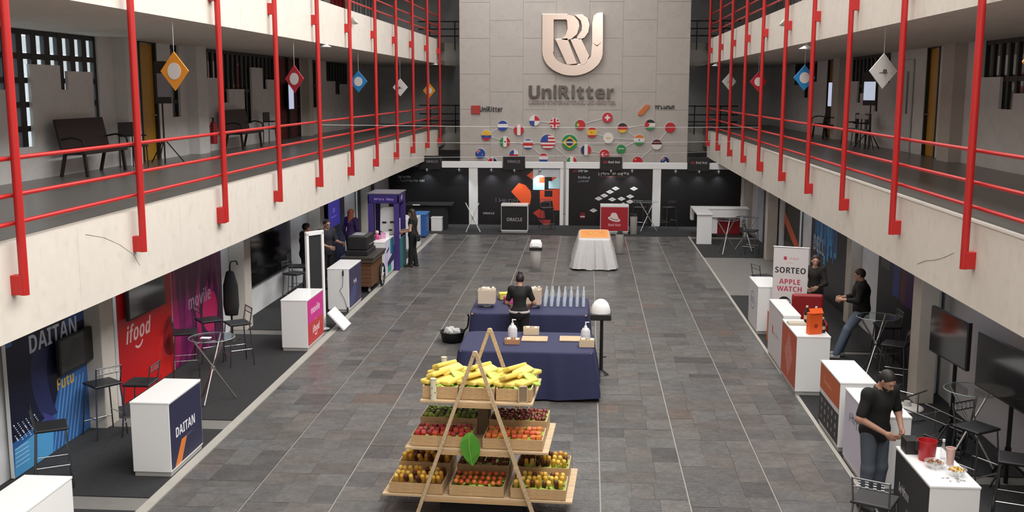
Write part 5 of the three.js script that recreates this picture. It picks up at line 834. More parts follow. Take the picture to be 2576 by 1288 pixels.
// round flags, printed from one sheet
{
  const C = { r: '#c2202e', w: '#e6e0dc', b: '#27479a', g: '#2c8a4a', y: '#e3b93a', k: '#231f20', n: '#1c2a5e', m: '#5a1020', s: '#4f8fd0', o: '#dd7a34' };
  const H = (...c) => (g, s) => c.forEach((v, i) => { g.fillStyle = C[v]; g.fillRect(0, i * s / c.length, s, s / c.length + 1); }), Vv = (...c) => (g, s) => c.forEach((v, i) => { g.fillStyle = C[v]; g.fillRect(i * s / c.length, 0, s / c.length + 1, s); });
  const dot = (c, x, y, r) => (g, s) => { g.fillStyle = C[c]; g.beginPath(); g.arc(x * s, y * s, r * s, 0, 7); g.fill(); }, box = (c, x, y, w, h) => (g, s) => { g.fillStyle = C[c]; g.fillRect(x * s, y * s, w * s, h * s); };
  const all = (...f) => (g, s) => f.forEach(h => h(g, s));
  const union = all(box('b', 0, 0, 0.5, 0.5), box('w', 0, 0.18, 0.5, 0.14), box('w', 0.2, 0, 0.12, 0.5), box('r', 0, 0.22, 0.5, 0.07), box('r', 0.23, 0, 0.06, 0.5));
  // [crop x, crop y, radius px, draw, description]
  const L = [
    [283, 712, 58, all(H('y', 'y', 'b', 'r'), dot('o', 0.5, 0.5, 0.09)), 'yellow, blue and red stripes'], [465, 605, 58, H('b', 'w', 'b'), 'blue and white horizontal stripes'], [645, 655, 58, Vv('r', 'w', 'r'), 'red and white vertical stripes'], [490, 785, 58, all(Vv('g', 'w', 'r'), dot('k', 0.5, 0.5, 0.07)), 'green, white and red with a dark crest'],
    [748, 810, 58, H('b', 'w', 'r', 'r', 'w', 'b'), 'broad red band between white and blue'], [970, 785, 85, all(H('r', 'w', 'r', 'w', 'r', 'w', 'r', 'w', 'r'), box('b', 0, 0, 0.5, 0.52)), 'many red and white stripes and a blue corner'], [820, 550, 58, all(box('w', 0, 0, 1, 1), box('r', 0.5, 0, 0.5, 0.5), box('b', 0, 0.5, 0.5, 0.5)), 'red and blue quarters on white'], [1045, 580, 58, all(box('w', 0, 0, 1, 1), box('r', 0.4, 0, 0.2, 1), box('r', 0, 0.4, 1, 0.2), box('r', 0.1, 0.1, 0.2, 0.2), box('r', 0.7, 0.1, 0.2, 0.2), box('r', 0.1, 0.7, 0.2, 0.2), box('r', 0.7, 0.7, 0.2, 0.2)), 'red cross and patches on white'],
    [1212, 790, 88, all(box('g', 0, 0, 1, 1), (g, s) => { g.fillStyle = C.y; g.beginPath(); g.moveTo(s * 0.04, s / 2); g.lineTo(s / 2, s * 0.14); g.lineTo(s * 0.96, s / 2); g.lineTo(s / 2, s * 0.86); g.fill(); }, dot('n', 0.5, 0.5, 0.22), box('w', 0.3, 0.46, 0.4, 0.05)), 'yellow diamond and navy disc on green'], [215, 915, 56, all(box('b', 0, 0, 1, 1), union, dot('w', 0.7, 0.6, 0.05)), 'blue ground with a small crossed corner at the lower left'], [590, 925, 50, all(H('w', 'r'), box('b', 0, 0, 0.5, 0.5)), 'white over red with a blue corner'], [920, 965, 52, H('r', 'w', 'b'), 'red, white and blue horizontal stripes'],
    [1330, 595, 58, all(box('r', 0, 0, 1, 1), box('g', 0, 0, 0.25, 1), dot('y', 0.3, 0.5, 0.12)), 'green and red with a yellow badge'], [1462, 680, 58, all(H('r', 'y', 'y', 'r'), dot('o', 0.45, 0.5, 0.1)), 'red and yellow horizontal bands'], [1395, 875, 58, Vv('n', 'w', 'r'), 'navy, white and red vertical stripes'], [1235, 1005, 56, Vv('g', 'w', 'r'), 'green, white and red half hidden by the fascia'], [1635, 515, 58, all(box('r', 0, 0, 1, 1), box('w', 0.42, 0.25, 0.16, 0.5), box('w', 0.25, 0.42, 0.5, 0.16)), 'white cross on red'],
    [1645, 745, 58, all(box('w', 0, 0, 1, 1), box('y', 0.32, 0.42, 0.36, 0.14)), 'white ground with a small emblem'], [1803, 630, 56, H('k', 'r', 'y'), 'black, red and gold stripes'], [1990, 765, 60, all(H('o', 'w', 'g'), dot('b', 0.5, 0.5, 0.07)), 'orange, white and green stripes'], [1787, 865, 52, all(box('g', 0, 0, 1, 1), box('w', 0.2, 0.42, 0.6, 0.08)), 'plain green with white script'], [1602, 925, 56, all(box('r', 0, 0, 1, 1), dot('w', 0.42, 0.5, 0.2), dot('r', 0.48, 0.5, 0.16), dot('w', 0.68, 0.5, 0.06)), 'white crescent on red'], [2110, 595, 60, all(H('k', 'w', 'g'), (g, s) => { g.fillStyle = C.r; g.beginPath(); g.moveTo(0, 0); g.lineTo(s * 0.5, s / 2); g.lineTo(0, s); g.fill(); }), 'red triangle with black, white and green'],
    [2335, 625, 58, all(box('r', 0, 0, 1, 1), dot('g', 0.5, 0.5, 0.06)), 'plain red with a faint green star'], [2185, 815, 58, H('m', 'w'), 'maroon over white'], [1970, 1005, 56, all(box('r', 0, 0, 1, 1), dot('y', 0.3, 0.3, 0.08)), 'red with a yellow star near the right fascia'], [2275, 1000, 48, all(box('n', 0, 0, 1, 1), union, dot('w', 0.6, 0.6, 0.1)), 'navy ground with a pale star near the right fascia'], [350, 1010, 50, all(box('w', 0, 0, 1, 1), box('r', 0, 0.1, 0.5, 0.4), box('n', 0.6, 0, 0.4, 0.5)), 'white with red and navy corners above the left fascia'],
  ];
  const S = 128, cols = 8, tex = canvasTex(S * cols, S * 4, (g) => { L.forEach(([, , , d], i) => { g.save(); g.translate((i % cols) * S, (i / cols | 0) * S); g.beginPath(); g.rect(0, 0, S, S); g.clip(); d(g, S); g.restore(); }); }), fm = printMat(tex, 0.4);
  const P = (x, y) => at(1160 + x / 4.441, 180 + y / 4.441, 'z', ZE + 0.05);
  L.forEach(([cx, cy0, rad, , desc], i) => {
    const p = P(cx, cy0), r = rad / 4.441 * 42.6 / FOC, o = thing('round_flag', 'round wall flag, ' + desc, 'flag', [p.x, p.y, ZE]);
    mesh('disc', lathe([[0, -0.002], [r * 0.93, -0.002], [r, -0.012], [r, -0.05], [r * 0.9, -0.052]], 32).rotateX(Math.PI / 2).translate(0, 0, 0.06), MAT.white, o);
    const f = new THREE.CircleGeometry(r * 0.97, 32).translate(0, 0, 0.0605), uv = f.attributes.uv; for (let k = 0; k < uv.count; k++) uv.setXY(k, ((i % cols) + 0.02 + uv.getX(k) * 0.96) / cols, 1 - ((i / cols | 0) + 0.98 - uv.getY(k) * 0.96) / 4);
    mesh('printed_flag', f, fm, o);
    mesh('spacer', cy(0.03, 0.03, 0.03).rotateX(Math.PI / 2).translate(0, 0, 0.015), MAT.steel, o);
  });
  const pairs = [[1, 2], [0, 3], [3, 4], [4, 5], [6, 7], [5, 8], [12, 16], [13, 17], [18, 22], [17, 19], [19, 20], [14, 21], [8, 14], [23, 24], [24, 25], [9, 27], [5, 15], [4, 11], [18, 19], [0, 1]];
  for (const [a, b] of pairs) { const A = P(L[a][0], L[a][1]), B = P(L[b][0], L[b][1]), d = B.clone().sub(A).normalize(); const ra = L[a][2] / 4.441 * 42.6 / FOC + 0.01, rb_ = L[b][2] / 4.441 * 42.6 / FOC + 0.01; A.addScaledVector(d, ra); B.addScaledVector(d, -rb_); A.z = B.z = ZE + 0.012; tag(mesh('link_strip', bar([A.x, A.y, A.z], [B.x, B.y, B.z], 0.011, 0.011, 6), MAT.white), 'thin white strip linking two round wall flags', 'strip', 'strips linking the wall flags'); }
}
// diamond signs hanging from the gallery edges
function diamond(x, y, z, c, badge, label, turn, size = 0.265) {
  const o = thing('diamond_sign', label, 'sign', [x, y, z], turn), m = M(c, 0.45);
  mesh('board', poly([[0, -size * 1.08], [size, 0], [0, size * 1.08], [-size, 0]], 0.012, 0.002).translate(0, 0, -0.006), m, o);
  for (const s of [-1, 1]) mesh('badge', badge ? cy(size * 0.47, size * 0.47, 0.006, 0, 0, 0, 32).rotateX(Math.PI / 2).translate(0, 0, s * 0.012) : [cy(0.03, 0.03, 0.006, 0, 0.05, 0, 20).rotateX(Math.PI / 2).translate(0, 0, s * 0.012), bx(0.16, 0.012, 0.004, 0, -0.03, s * 0.0105)], badge ? M([0.72, 0.68, 0.66], 0.5) : M([0.12, 0.11, 0.12], 0.5), o);
  mesh('cord', bar([0, size * 1.05, 0], [0, B2 - y, 0], 0.003, 0.003, 5), MAT.white, o);
}
const oc = [0.80, 0.30, 0.03], rc = [0.46, 0.02, 0.04], bc = [0.03, 0.24, 0.56], wc = [0.72, 0.70, 0.68];
diamond(-6.16, 5.26, -15.45, oc, 1, 'orange diamond sign hanging by the mustard door', -0.35);
diamond(-6.16, 5.21, -21.9, rc, 1, 'red diamond sign hanging before the dark red doors', -0.5);
diamond(-6.16, 5.20, -28.1, bc, 1, 'blue diamond sign hanging on the left gallery', -0.3);
diamond(-6.16, 5.06, -34.4, wc, 0, 'white diamond sign hanging on the left gallery', -0.25);
diamond(-6.16, 4.95, -40.7, oc, 1, 'orange diamond sign at the far end of the left gallery', -0.3);
diamond(4.84, 5.31, -17.95, wc, 0, 'white diamond sign hanging before the dark window of the right gallery', 0.35);
diamond(4.84, 5.27, -24.35, bc, 1, 'blue diamond sign hanging on the right gallery', 0.3);
diamond(4.84, 5.23, -30.85, rc, 1, 'red diamond sign hanging on the right gallery', 0.3);
diamond(4.84, 5.28, -37.2, wc, 0, 'white diamond sign at the far end of the right gallery', 0.3);
diamond(4.84, 5.30, -11.75, oc, 1, 'orange diamond sign at the near end of the right gallery', 0.3);

// conical lamps below the upper beams and small floodlights on them
function coneLamp(px, py, x, s, label) { const p = at(px, py, 'x', x), o = thing('cone_lamp', label, 'lamp', [x, p.y, p.z]); mesh('shade', lathe([[0.02, 0.1], [0.06, 0.08], [0.20, 0.0], [0.19, -0.005], [0.05, 0.07]], 24), MAT.white, o); mesh('bulb', sp(0.04, 0, 0.02, 0), MAT.milky, o); mesh('arm', [bar([0, 0.09, 0], [0, B2 - p.y + 0.05, 0], 0.012)], MAT.steel, o); }
coneLamp(812, 118, XL - 0.1, 1, 'white conical lamp under the left upper beam beyond the red doors'); coneLamp(1090, 163, XL - 0.1, 1, 'white conical lamp under the far end of the left upper beam');
coneLamp(2032, 123, XR + 0.1, -1, 'white conical lamp under the right upper beam'); coneLamp(1803, 166, XR + 0.1, -1, 'white conical lamp under the far end of the right upper beam');
for (const [px, py, x, s, lab] of [[892, 52, XL, 1, 'small round floodlight on the left upper beam'], [1970, 56, XR, -1, 'small round floodlight on the right upper beam']]) { const p = at(px, py, 'x', x + s * 0.1), o = thing('floodlight', lab, 'lamp', [x + s * 0.1, p.y, p.z]); mesh('housing', lathe([[0, -0.09], [0.06, -0.08], [0.11, 0], [0.115, 0.03], [0.1, 0.03], [0, 0.0]], 20).rotateZ(-s * 0.9), M([0.5, 0.47, 0.42], 0.4), o); mesh('bracket', bar([0, 0, 0], [-s * 0.12, 0.06, 0], 0.02), MAT.steel, o); }
// benches, side chairs and stands in the galleries
function bench(pos, turn, label) { const o = thing('bench', label, 'bench', pos, turn), dm = M([0.018, 0.008, 0.008], 0.5);
  mesh('seat', rb(1.8, 0.06, 0.42, 0, 0.44, 0.02, 0.012), dm, o); mesh('backrest', rb(1.9, 0.56, 0.05).rotateX(-0.2).translate(0, 0.78, -0.25), dm, o); for (const x of [-0.8, 0.8]) { mesh('leg', plank([x, 0, 0.2], [x, 0.42, 0.16], 0.06, 0.05), dm, o); mesh('leg', plank([x, 0, -0.3], [x, 0.52, -0.18], 0.06, 0.05), dm, o); }
  for (const x of [-0.92, 0.92]) mesh('armrest', tube([[x, 0.68, -0.24], [x, 0.72, 0.0], [x, 0.66, 0.2], [x, 0.45, 0.22]], 0.02, 16, 6), MAT.blackMetal, o); return o; }
bench([-9.42, Y1, -19.55], Math.PI / 2, 'dark wooden bench below the bright grid window'); bench([-9.42, Y1, -28.4], Math.PI / 2, 'dark wooden bench beside the fire extinguisher'); bench([8.0, Y1, -36.6], -Math.PI / 2, 'dark wooden bench in the right gallery');
function gChair(pos, turn, label) { const o = thing('side_chair', label, 'chair', pos, turn); mesh('seat', rb(0.42, 0.04, 0.42, 0, 0.45, 0, 0.015), MAT.black, o); mesh('backrest', rb(0.4, 0.3, 0.03, 0, 0.78, -0.2, 0.012), MAT.black, o); for (const x of [-0.18, 0.18]) { mesh('leg', bar([x, 0, 0.2], [x, 0.44, 0.17], 0.013), MAT.blackMetal, o); mesh('leg', bar([x, 0, -0.22], [x, 0.9, -0.2], 0.013), MAT.blackMetal, o); mesh('armrest', bar([x * 1.15, 0.66, -0.2], [x * 1.15, 0.66, 0.15], 0.014), MAT.blackMetal, o); } }
gChair([-9.4, Y1, -21.2], 1.2, 'black side chair next to the bench under the grid window'); gChair([-9.4, Y1, -30.9], 1.4, 'black side chair below the tall wall step in the left gallery'); gChair([7.9, Y1, -31.3], -1.4, 'black side chair under the stepped wall of the right gallery'); gChair([7.9, Y1, -32.6], -1.6, 'black side chair beside the grey trestle stand in the right gallery');
function signStand(pos, turn, h, w, label, lit) { const o = thing('tripod_display', label, 'display', pos, turn); mesh('pole', cy(0.018, 0.018, h - 0.5, 0, (h - 0.5) / 2, 0), MAT.blackMetal, o); for (let k = 0; k < 3; k++) { const a = k * 2.094 + 0.5; mesh('leg', bar([0, 0.55, 0], [0.42 * Math.cos(a), 0.01, 0.42 * Math.sin(a)], 0.014), MAT.blackMetal, o); } mesh('casing', rb(w, 0.9, 0.06, 0, h - 0.3, 0.04, 0.012), MAT.black, o);
  mesh('screen', bx(w - 0.06, 0.5, 0.01, 0, h - 0.36, 0.075), lit ? new THREE.MeshStandardMaterial({ color: 0x050505, emissive: lin(0.75, 0.82, 1), emissiveIntensity: lit }) : M([0.3, 0.3, 0.34], 0.3), o); }
signStand([-9.2, Y1, -22.3], 1.1, 2.05, 0.42, 'black tripod display with a pale notice before the mustard door', 0);
signStand([7.7, Y1, -29.6], -1.0, 1.95, 0.46, 'tripod display with a bright screen in the right gallery', 0.9);
for (const [x, z, y, lab, s] of [[-9.83, -34.4, 4.75, 'bright notice screen on the dark red doors', 1], [8.25, -36.9, 4.85, 'bright notice screen above the bench of the right gallery', -1]]) { const o = thing('notice_screen', lab, 'screen', [x, y, z], s * Math.PI / 2); mesh('casing', rb(0.62, 0.86, 0.05, 0, 0, 0, 0.01), MAT.black, o); mesh('screen', bx(0.58, 0.8, 0.006, 0, 0, 0.027), new THREE.MeshStandardMaterial({ color: 0x050505, emissive: lin(0.72, 0.76, 1), emissiveIntensity: 1.0 }), o); mesh('wall_arm', bx(0.1, 0.1, 0.1, 0, 0, -0.075), MAT.blackMetal, o); }
{ const o = thing('fire_extinguisher', 'red fire extinguisher hanging on the pale stepped wall', 'extinguisher', [-9.74, Y1 + 0.2, -26.85]); mesh('cylinder', lathe([[0, 0], [0.085, 0], [0.09, 0.02], [0.09, 0.48], [0.06, 0.56], [0.03, 0.58], [0, 0.58]]), MAT.redPlastic, o); mesh('valve', [cy(0.025, 0.025, 0.08, 0, 0.62, 0), rb(0.03, 0.02, 0.16, 0, 0.67, 0.04, 0.006)], MAT.blackMetal, o); mesh('hose', tube([[0, 0.62, 0.03], [0.03, 0.62, 0.14], [0.03, 0.4, 0.14], [0.02, 0.2, 0.11]], 0.012, 16, 6), MAT.black, o); mesh('wall_hook', bx(0.2, 0.04, 0.04, -0.1, 0.45, 0), MAT.steel, o); }
for (const [z0, z1, w, lab, s] of [[-28.3, -28.95, 0, 'pale panelled door with a narrow window in the right gallery', 1]]) { const o = thing('panelled_door', lab, 'door', [8.36, Y1, -28.6], -Math.PI / 2); mesh('leaf', rb(0.86, 2.4, 0.05, 0, 1.2, 0, 0.008), M([0.62, 0.62, 0.62], 0.5), o); mesh('window_strip', bx(0.16, 1.1, 0.012, 0.1, 1.55, 0.025), M([0.12, 0.12, 0.12], 0.2), o); mesh('handle', [bar([-0.3, 1.1, 0.02], [-0.3, 1.1, 0.07], 0.012), bar([-0.3, 1.1, 0.07], [-0.2, 1.1, 0.07], 0.012)], MAT.blackMetal, o); }
tag(mesh('wall_notice', rb(0.012, 0.5, 0.34, 8.385, 5.05, -25.85, 0.002), MAT.paper), 'pale paper notice beside the mustard door of the right gallery', 'notice');
{ const o = thing('trestle_stand', 'grey trestle stand in the right gallery below the bright screen', 'stand', [7.75, Y1, -30.6], -1.5); mesh('board', rb(1.0, 0.12, 0.05, 0, 0.86, 0, 0.01), MAT.grey, o); for (const x of [-0.42, -0.05, 0.42]) mesh('leg', bar([x, 0, 0.02], [x, 0.85, 0], 0.02), MAT.blackMetal, o); mesh('shelf_board', rb(0.9, 0.03, 0.3, 0, 0.5, 0.05, 0.006), MAT.grey, o); }

// ---------------------------------------------------------------- people
// signed distance to a tapered capsule; smooth union; surface nets turn the field into one skin
const capsule = ([ax, ay, az], [bx_, by, bz], ra, rb_) => { const dx = bx_ - ax, dy = by - ay, dz = bz - az, L = dx * dx + dy * dy + dz * dz || 1e-9; return (x, y, z) => { const px = x - ax, py = y - ay, pz = z - az; let t = (px * dx + py * dy + pz * dz) / L; t = t < 0 ? 0 : t > 1 ? 1 : t; const qx = px - dx * t, qy = py - dy * t, qz = pz - dz * t; return Math.sqrt(qx * qx + qy * qy + qz * qz) - (ra + (rb_ - ra) * t); }; };
const ell = ([cx, cy0, cz], [rx, ry, rz]) => (x, y, z) => { const a = (x - cx) / rx, b = (y - cy0) / ry, c = (z - cz) / rz, k = Math.sqrt(a * a + b * b + c * c); return (k - 1) * Math.min(rx, ry, rz); };
const smin = (a, b, k) => { const h = Math.max(k - Math.abs(a - b), 0) / k; return Math.min(a, b) - h * h * k * 0.25; };
const join = (fs, k) => (x, y, z) => { let d = 9; for (const f of fs) d = smin(d, f(x, y, z), k); return d; };
function nets(f, [x0, y0, z0], [x1, y1, z1], c) {
  const nx = Math.ceil((x1 - x0) / c) + 1, ny = Math.ceil((y1 - y0) / c) + 1, nz = Math.ceil((z1 - z0) / c) + 1, v = new Float32Array(nx * ny * nz), id = (i, j, k) => (k * ny + j) * nx + i;
  for (let k = 0; k < nz; k++) for (let j = 0; j < ny; j++) for (let i = 0; i < nx; i++) v[id(i, j, k)] = f(x0 + i * c, y0 + j * c, z0 + k * c);
  const vid = new Int32Array(v.length).fill(-1), P = [], I = [], E = [[0, 1], [2, 3], [4, 5], [6, 7], [0, 2], [1, 3], [4, 6], [5, 7], [0, 4], [1, 5], [2, 6], [3, 7]];
  for (let k = 0; k + 1 < nz; k++) for (let j = 0; j + 1 < ny; j++) for (let i = 0; i + 1 < nx; i++) {
    const q = []; let m = 0; for (let t = 0; t < 8; t++) { const w = v[id(i + (t & 1), j + (t >> 1 & 1), k + (t >> 2))]; q.push(w); if (w < 0) m |= 1 << t; }
    if (m === 0 || m === 255) continue; let sx = 0, sy = 0, sz = 0, n = 0;
    for (const [a, b] of E) if ((q[a] < 0) !== (q[b] < 0)) { const t = q[a] / (q[a] - q[b]); sx += (a & 1) + t * ((b & 1) - (a & 1)); sy += (a >> 1 & 1) + t * ((b >> 1 & 1) - (a >> 1 & 1)); sz += (a >> 2) + t * ((b >> 2) - (a >> 2)); n++; }
    vid[id(i, j, k)] = P.length / 3; P.push(x0 + (i + sx / n) * c, y0 + (j + sy / n) * c, z0 + (k + sz / n) * c);
  }
  const quad = (a, b, d, e, flip) => { if (a < 0 || b < 0 || d < 0 || e < 0) return; flip ? I.push(a, d, b, a, e, d) : I.push(a, b, d, a, d, e); };
  for (let k = 1; k + 1 < nz; k++) for (let j = 1; j + 1 < ny; j++) for (let i = 1; i + 1 < nx; i++) { const s = v[id(i, j, k)] < 0;
    if (s !== v[id(i + 1, j, k)] < 0) quad(vid[id(i, j - 1, k - 1)], vid[id(i, j, k - 1)], vid[id(i, j, k)], vid[id(i, j - 1, k)], !s);
    if (s !== v[id(i, j + 1, k)] < 0) quad(vid[id(i - 1, j, k - 1)], vid[id(i - 1, j, k)], vid[id(i, j, k)], vid[id(i, j, k - 1)], !s);
    if (s !== v[id(i, j, k + 1)] < 0) quad(vid[id(i - 1, j - 1, k)], vid[id(i, j - 1, k)], vid[id(i, j, k)], vid[id(i - 1, j, k)], !s); }
  const g = new THREE.BufferGeometry(); g.setAttribute('position', new THREE.Float32BufferAttribute(P, 3)); g.setIndex(I); g.computeVertexNormals(); return g;
}
const lerp3 = (a, b, t) => a.map((v, i) => v + (b[i] - v) * t);
// a hand in its own frame: wrist at origin, fingers along -y, palm towards +z, thumb on the +x side (s mirrors)
function handGeo(s, curl, c) {
  const fs = [capsule([-0.028 * s, -0.03, 0], [-0.03 * s, -0.085, 0.002], 0.017, 0.014), capsule([0.0, -0.02, 0], [0, -0.09, 0], 0.02, 0.015), capsule([0.026 * s, -0.03, 0], [0.03 * s, -0.085, 0.002], 0.018, 0.014), capsule([0, 0.06, 0], [0, -0.03, 0], 0.026, 0.026)];
  const palm = join(fs, 0.02), parts = [palm];
  [[-0.034, 0.062], [-0.012, 0.076], [0.012, 0.080], [0.034, 0.074]].forEach(([x, L]) => { let p = [x * s, -0.085, 0.002], a = 0.15 + curl * 0.5; const seg = []; [0.45, 0.32, 0.23].forEach((k, i) => { const q = [p[0] + x * s * 0.1, p[1] - Math.cos(a) * L * k * 1.05, p[2] + Math.sin(a) * L * k * 1.05]; seg.push(capsule(p, q, 0.0088 - i * 0.0006, 0.0082 - i * 0.0006)); p = q; a += curl * 0.75; }); parts.push(join(seg, 0.004)); });
  parts.push(join([capsule([0.026 * s, -0.025, 0.006], [0.056 * s, -0.058, 0.02], 0.014, 0.0105), capsule([0.056 * s, -0.058, 0.02], [0.058 * s, -0.092, 0.03 + 0.01 * curl], 0.0102, 0.0088)], 0.006));
  return nets(join(parts, 0.006), [-0.08, -0.2, -0.05], [0.08, 0.1, 0.12], c);
}
// a head in its own frame: neck base at origin, facing +z
function headGeo(c, jaw = 1) {
  const f = join([ell([0, 0.15, -0.008], [0.074, 0.098, 0.094]), ell([0, 0.095, 0.022], [0.054 * jaw, 0.066, 0.07]), capsule([0, -0.08, -0.02], [0, 0.07, -0.012], 0.056, 0.05), capsule([0, 0.135, 0.088], [0, 0.105, 0.105], 0.009, 0.014), capsule([-0.03, 0.16, 0.077], [0.03, 0.16, 0.077], 0.012, 0.012), capsule([-0.018, 0.077, 0.085], [0.018, 0.077, 0.085], 0.008, 0.008), capsule([0, 0.045, 0.07], [0, 0.047, 0.074], 0.02, 0.02), capsule([-0.075, 0.135, -0.005], [-0.077, 0.11, 0], 0.013, 0.009), capsule([0.075, 0.135, -0.005], [0.077, 0.11, 0], 0.013, 0.009)], 0.018);
  return nets(f, [-0.13, -0.1, -0.15], [0.13, 0.29, 0.16], c);
}
function person(label, pos, turn, o) {
  const root = thing('person', label, 'person', pos, turn), S = (o.h || 1.7) / 1.7, c = o.cell || 0.014, female = o.female;
  const sw = female ? 0.155 : 0.185, lean = o.lean || 0, up = (y, z = 0) => { const d = y - 0.95; return [0, 0.95 + d * Math.cos(lean), z + d * Math.sin(lean)]; };
  const J = { pelvis: [0, 0.95, 0], waist: up(1.08), chest: up(1.28), neck: up(1.44), shL: up(1.395), shR: up(1.395), hipL: [0.09, 0.92, 0], hipR: [-0.09, 0.92, 0], kneeL: [0.10, 0.49, 0.02], kneeR: [-0.10, 0.49, 0.02], ankL: [0.105, 0.09, -0.02], ankR: [-0.105, 0.09, -0.02] };
  J.shL = [sw, J.shL[1], J.shL[2]]; J.shR = [-sw, J.shR[1], J.shR[2]]; J.elL = [0.25, 1.11, -0.02]; J.elR = [-0.25, 1.11, -0.02]; J.wrL = [0.26, 0.86, 0.06]; J.wrR = [-0.26, 0.86, 0.06];
  Object.assign(J, o.J || {});
  const t = female ? 0.9 : 1, B = (a, b, ra, rb_) => [J[a] || a, J[b] || b, ra, rb_];
  const toe = a => [a[0] * 1.15, 0.035, a[2] + 0.16], heel = a => [a[0], 0.04, a[2] - 0.03];
  const torso = [B('pelvis', 'waist', 0.125 * (female ? 1.02 : 1), 0.112 * t), B('waist', 'chest', 0.112 * t, 0.132 * t), B('chest', 'neck', 0.125 * t, 0.06), [lerp3(J.chest, J.shL, 0.35), J.shL, 0.095 * t, 0.06 * t], [lerp3(J.chest, J.shR, 0.35), J.shR, 0.095 * t, 0.06 * t], [[0.06, 0.95, -0.01], [-0.06, 0.95, -0.01], 0.115, 0.115]];
  const armsU = [B('shL', 'elL', 0.056 * t, 0.042 * t), B('shR', 'elR', 0.056 * t, 0.042 * t)], armsF = [B('elL', 'wrL', 0.042 * t, 0.027 * t), B('elR', 'wrR', 0.042 * t, 0.027 * t)];
  const legs = [B('hipL', 'kneeL', 0.088, 0.058), B('hipR', 'kneeR', 0.088, 0.058), B('kneeL', 'ankL', 0.058, 0.038), B('kneeR', 'ankR', 0.058, 0.038)], feet = [[heel(J.ankL), toe(J.ankL), 0.036, 0.03], [heel(J.ankR), toe(J.ankR), 0.036, 0.03], [J.ankL, heel(J.ankL), 0.038, 0.036], [J.ankR, heel(J.ankR), 0.038, 0.036]];
  const cap = (L, e = 0) => L.map(([a, b, ra, rb_]) => capsule(a, b, ra + e, rb_ + e));
  const all = [...torso, ...armsU, ...armsF, ...legs, ...feet], lo = [9, 9, 9], hi = [-9, -9, -9]; all.forEach(([a, b]) => [a, b].forEach(p => p.forEach((v, i) => { lo[i] = Math.min(lo[i], v - 0.2); hi[i] = Math.max(hi[i], v + 0.2); })));
  const geos = [nets(join(cap(all), 0.035), lo, hi, c)];
  // head and hands join the same skin
  const hm = new THREE.Matrix4().compose(V3(...J.neck), new THREE.Quaternion().setFromEuler(new THREE.Euler((o.nod || 0) + lean * 0.5, o.look || 0, 0, 'YXZ')), V3(1, 1, 1));
  geos.push(headGeo(Math.min(c, 0.008), female ? 0.92 : 1).applyMatrix4(hm));
  for (const [e, w, s] of [['elL', 'wrL', -1], ['elR', 'wrR', 1]]) {
    const d = V3(...J[w]).sub(V3(...J[e])).normalize(), y = d.clone().negate(), inward = V3(s > 0 ? 1 : -1, -0.2, 0.2), z = inward.sub(y.clone().multiplyScalar(inward.dot(y))).normalize(), x = y.clone().cross(z);
    const m = new THREE.Matrix4().makeBasis(x, y, z).setPosition(V3(...J[w])); geos.push(handGeo(s > 0 ? 1 : -1, o.curl ?? 0.6, o.hand || 0.005).applyMatrix4(m));
  }
  const P2 = g => { g.scale(S, S, S); return g; };
  const skin = M(o.skin || [0.42, 0.24, 0.16], 0.55);
  mesh('body', P2(mergeGeometries(geos.map(plain))), skin, root);
  // clothes follow the body
  const e = o.ease || 0.014, sl = o.sleeve ?? 0.75; // sleeve > 1 continues down the forearm
  const sleeves = [['shL', 'elL', 'wrL'], ['shR', 'elR', 'wrR']].flatMap(([a, b, w]) => sl <= 1 ? [[J[a], lerp3(J[a], J[b], sl), 0.066 * t, 0.062 * t]] : [[J[a], J[b], 0.07 * t, 0.056 * t], [J[b], lerp3(J[b], J[w], sl - 1), 0.056 * t, 0.042 * t]]);
  const hem = o.hem ?? 0.86;
  const hole = capsule([J.neck[0], J.neck[1] + 0.035, J.neck[2] + 0.012], [J.neck[0], J.neck[1] + 0.3, J.neck[2]], 0.074, 0.2), shirtF = join([...cap(torso, e), ...sleeves.map(q => capsule(...q)), capsule(J.pelvis, [0, hem, 0], 0.125, 0.13)], 0.04);
  mesh(o.top || 'shirt', P2(nets((x, y, z) => Math.max(shirtF(x, y, z), hem - 0.04 - y, -hole(x, y, z)), lo, hi, c * 0.9)), M(o.shirt, 0.85, 0, { map: fabricTex }), root);
  const pantF = join([...cap(legs.slice(0, 2), 0.016), ...cap(legs.slice(2), o.flare || 0.022), capsule([0.05, 0.95, 0], [-0.05, 0.95, 0], 0.125, 0.125)], 0.03);
  mesh('trousers', P2(nets((x, y, z) => Math.max(pantF(x, y, z), y - 1.0, 0.07 - y), lo, hi, c * 0.9)), M(o.pants, 0.85, 0, { map: fabricTex }), root);
  for (const k of ['ankL', 'ankR']) { const a = J[k]; mesh('shoe', P2(nets((x, y, z) => Math.max(join([capsule(heel(a), toe(a), 0.047, 0.04), capsule([a[0], 0.07, a[2]], heel(a), 0.046, 0.046)], 0.03)(x, y, z), -y), [a[0] - 0.15, -0.03, a[2] - 0.16], [a[0] + 0.15, 0.16, a[2] + 0.3], 0.01)), M(o.shoe || [0.02, 0.02, 0.02], 0.6), root); }
  // hair: a shell over the skull, open at the face, plus the style
  const base = ell([0, 0.158, -0.016], [0.081, 0.1, 0.1]), hs = [(x, y, z) => Math.max(base(x, y, z), (z - 0.045) - (y - 0.17) * 0.75, 0.10 - y - (z < -0.03 ? 0.05 : 0))];
  if (o.hair === 'bun') hs.push(ell([0, 0.255, -0.06], [0.042, 0.036, 0.042]));
  if (o.hair === 'long') hs.push(join([capsule([0.055, 0.15, -0.05], [0.075, -0.08, -0.03], 0.04, 0.03), capsule([-0.055, 0.15, -0.05], [-0.075, -0.08, -0.03], 0.04, 0.03), capsule([0, 0.15, -0.07], [0, -0.13, -0.075], 0.06, 0.045)], 0.05));
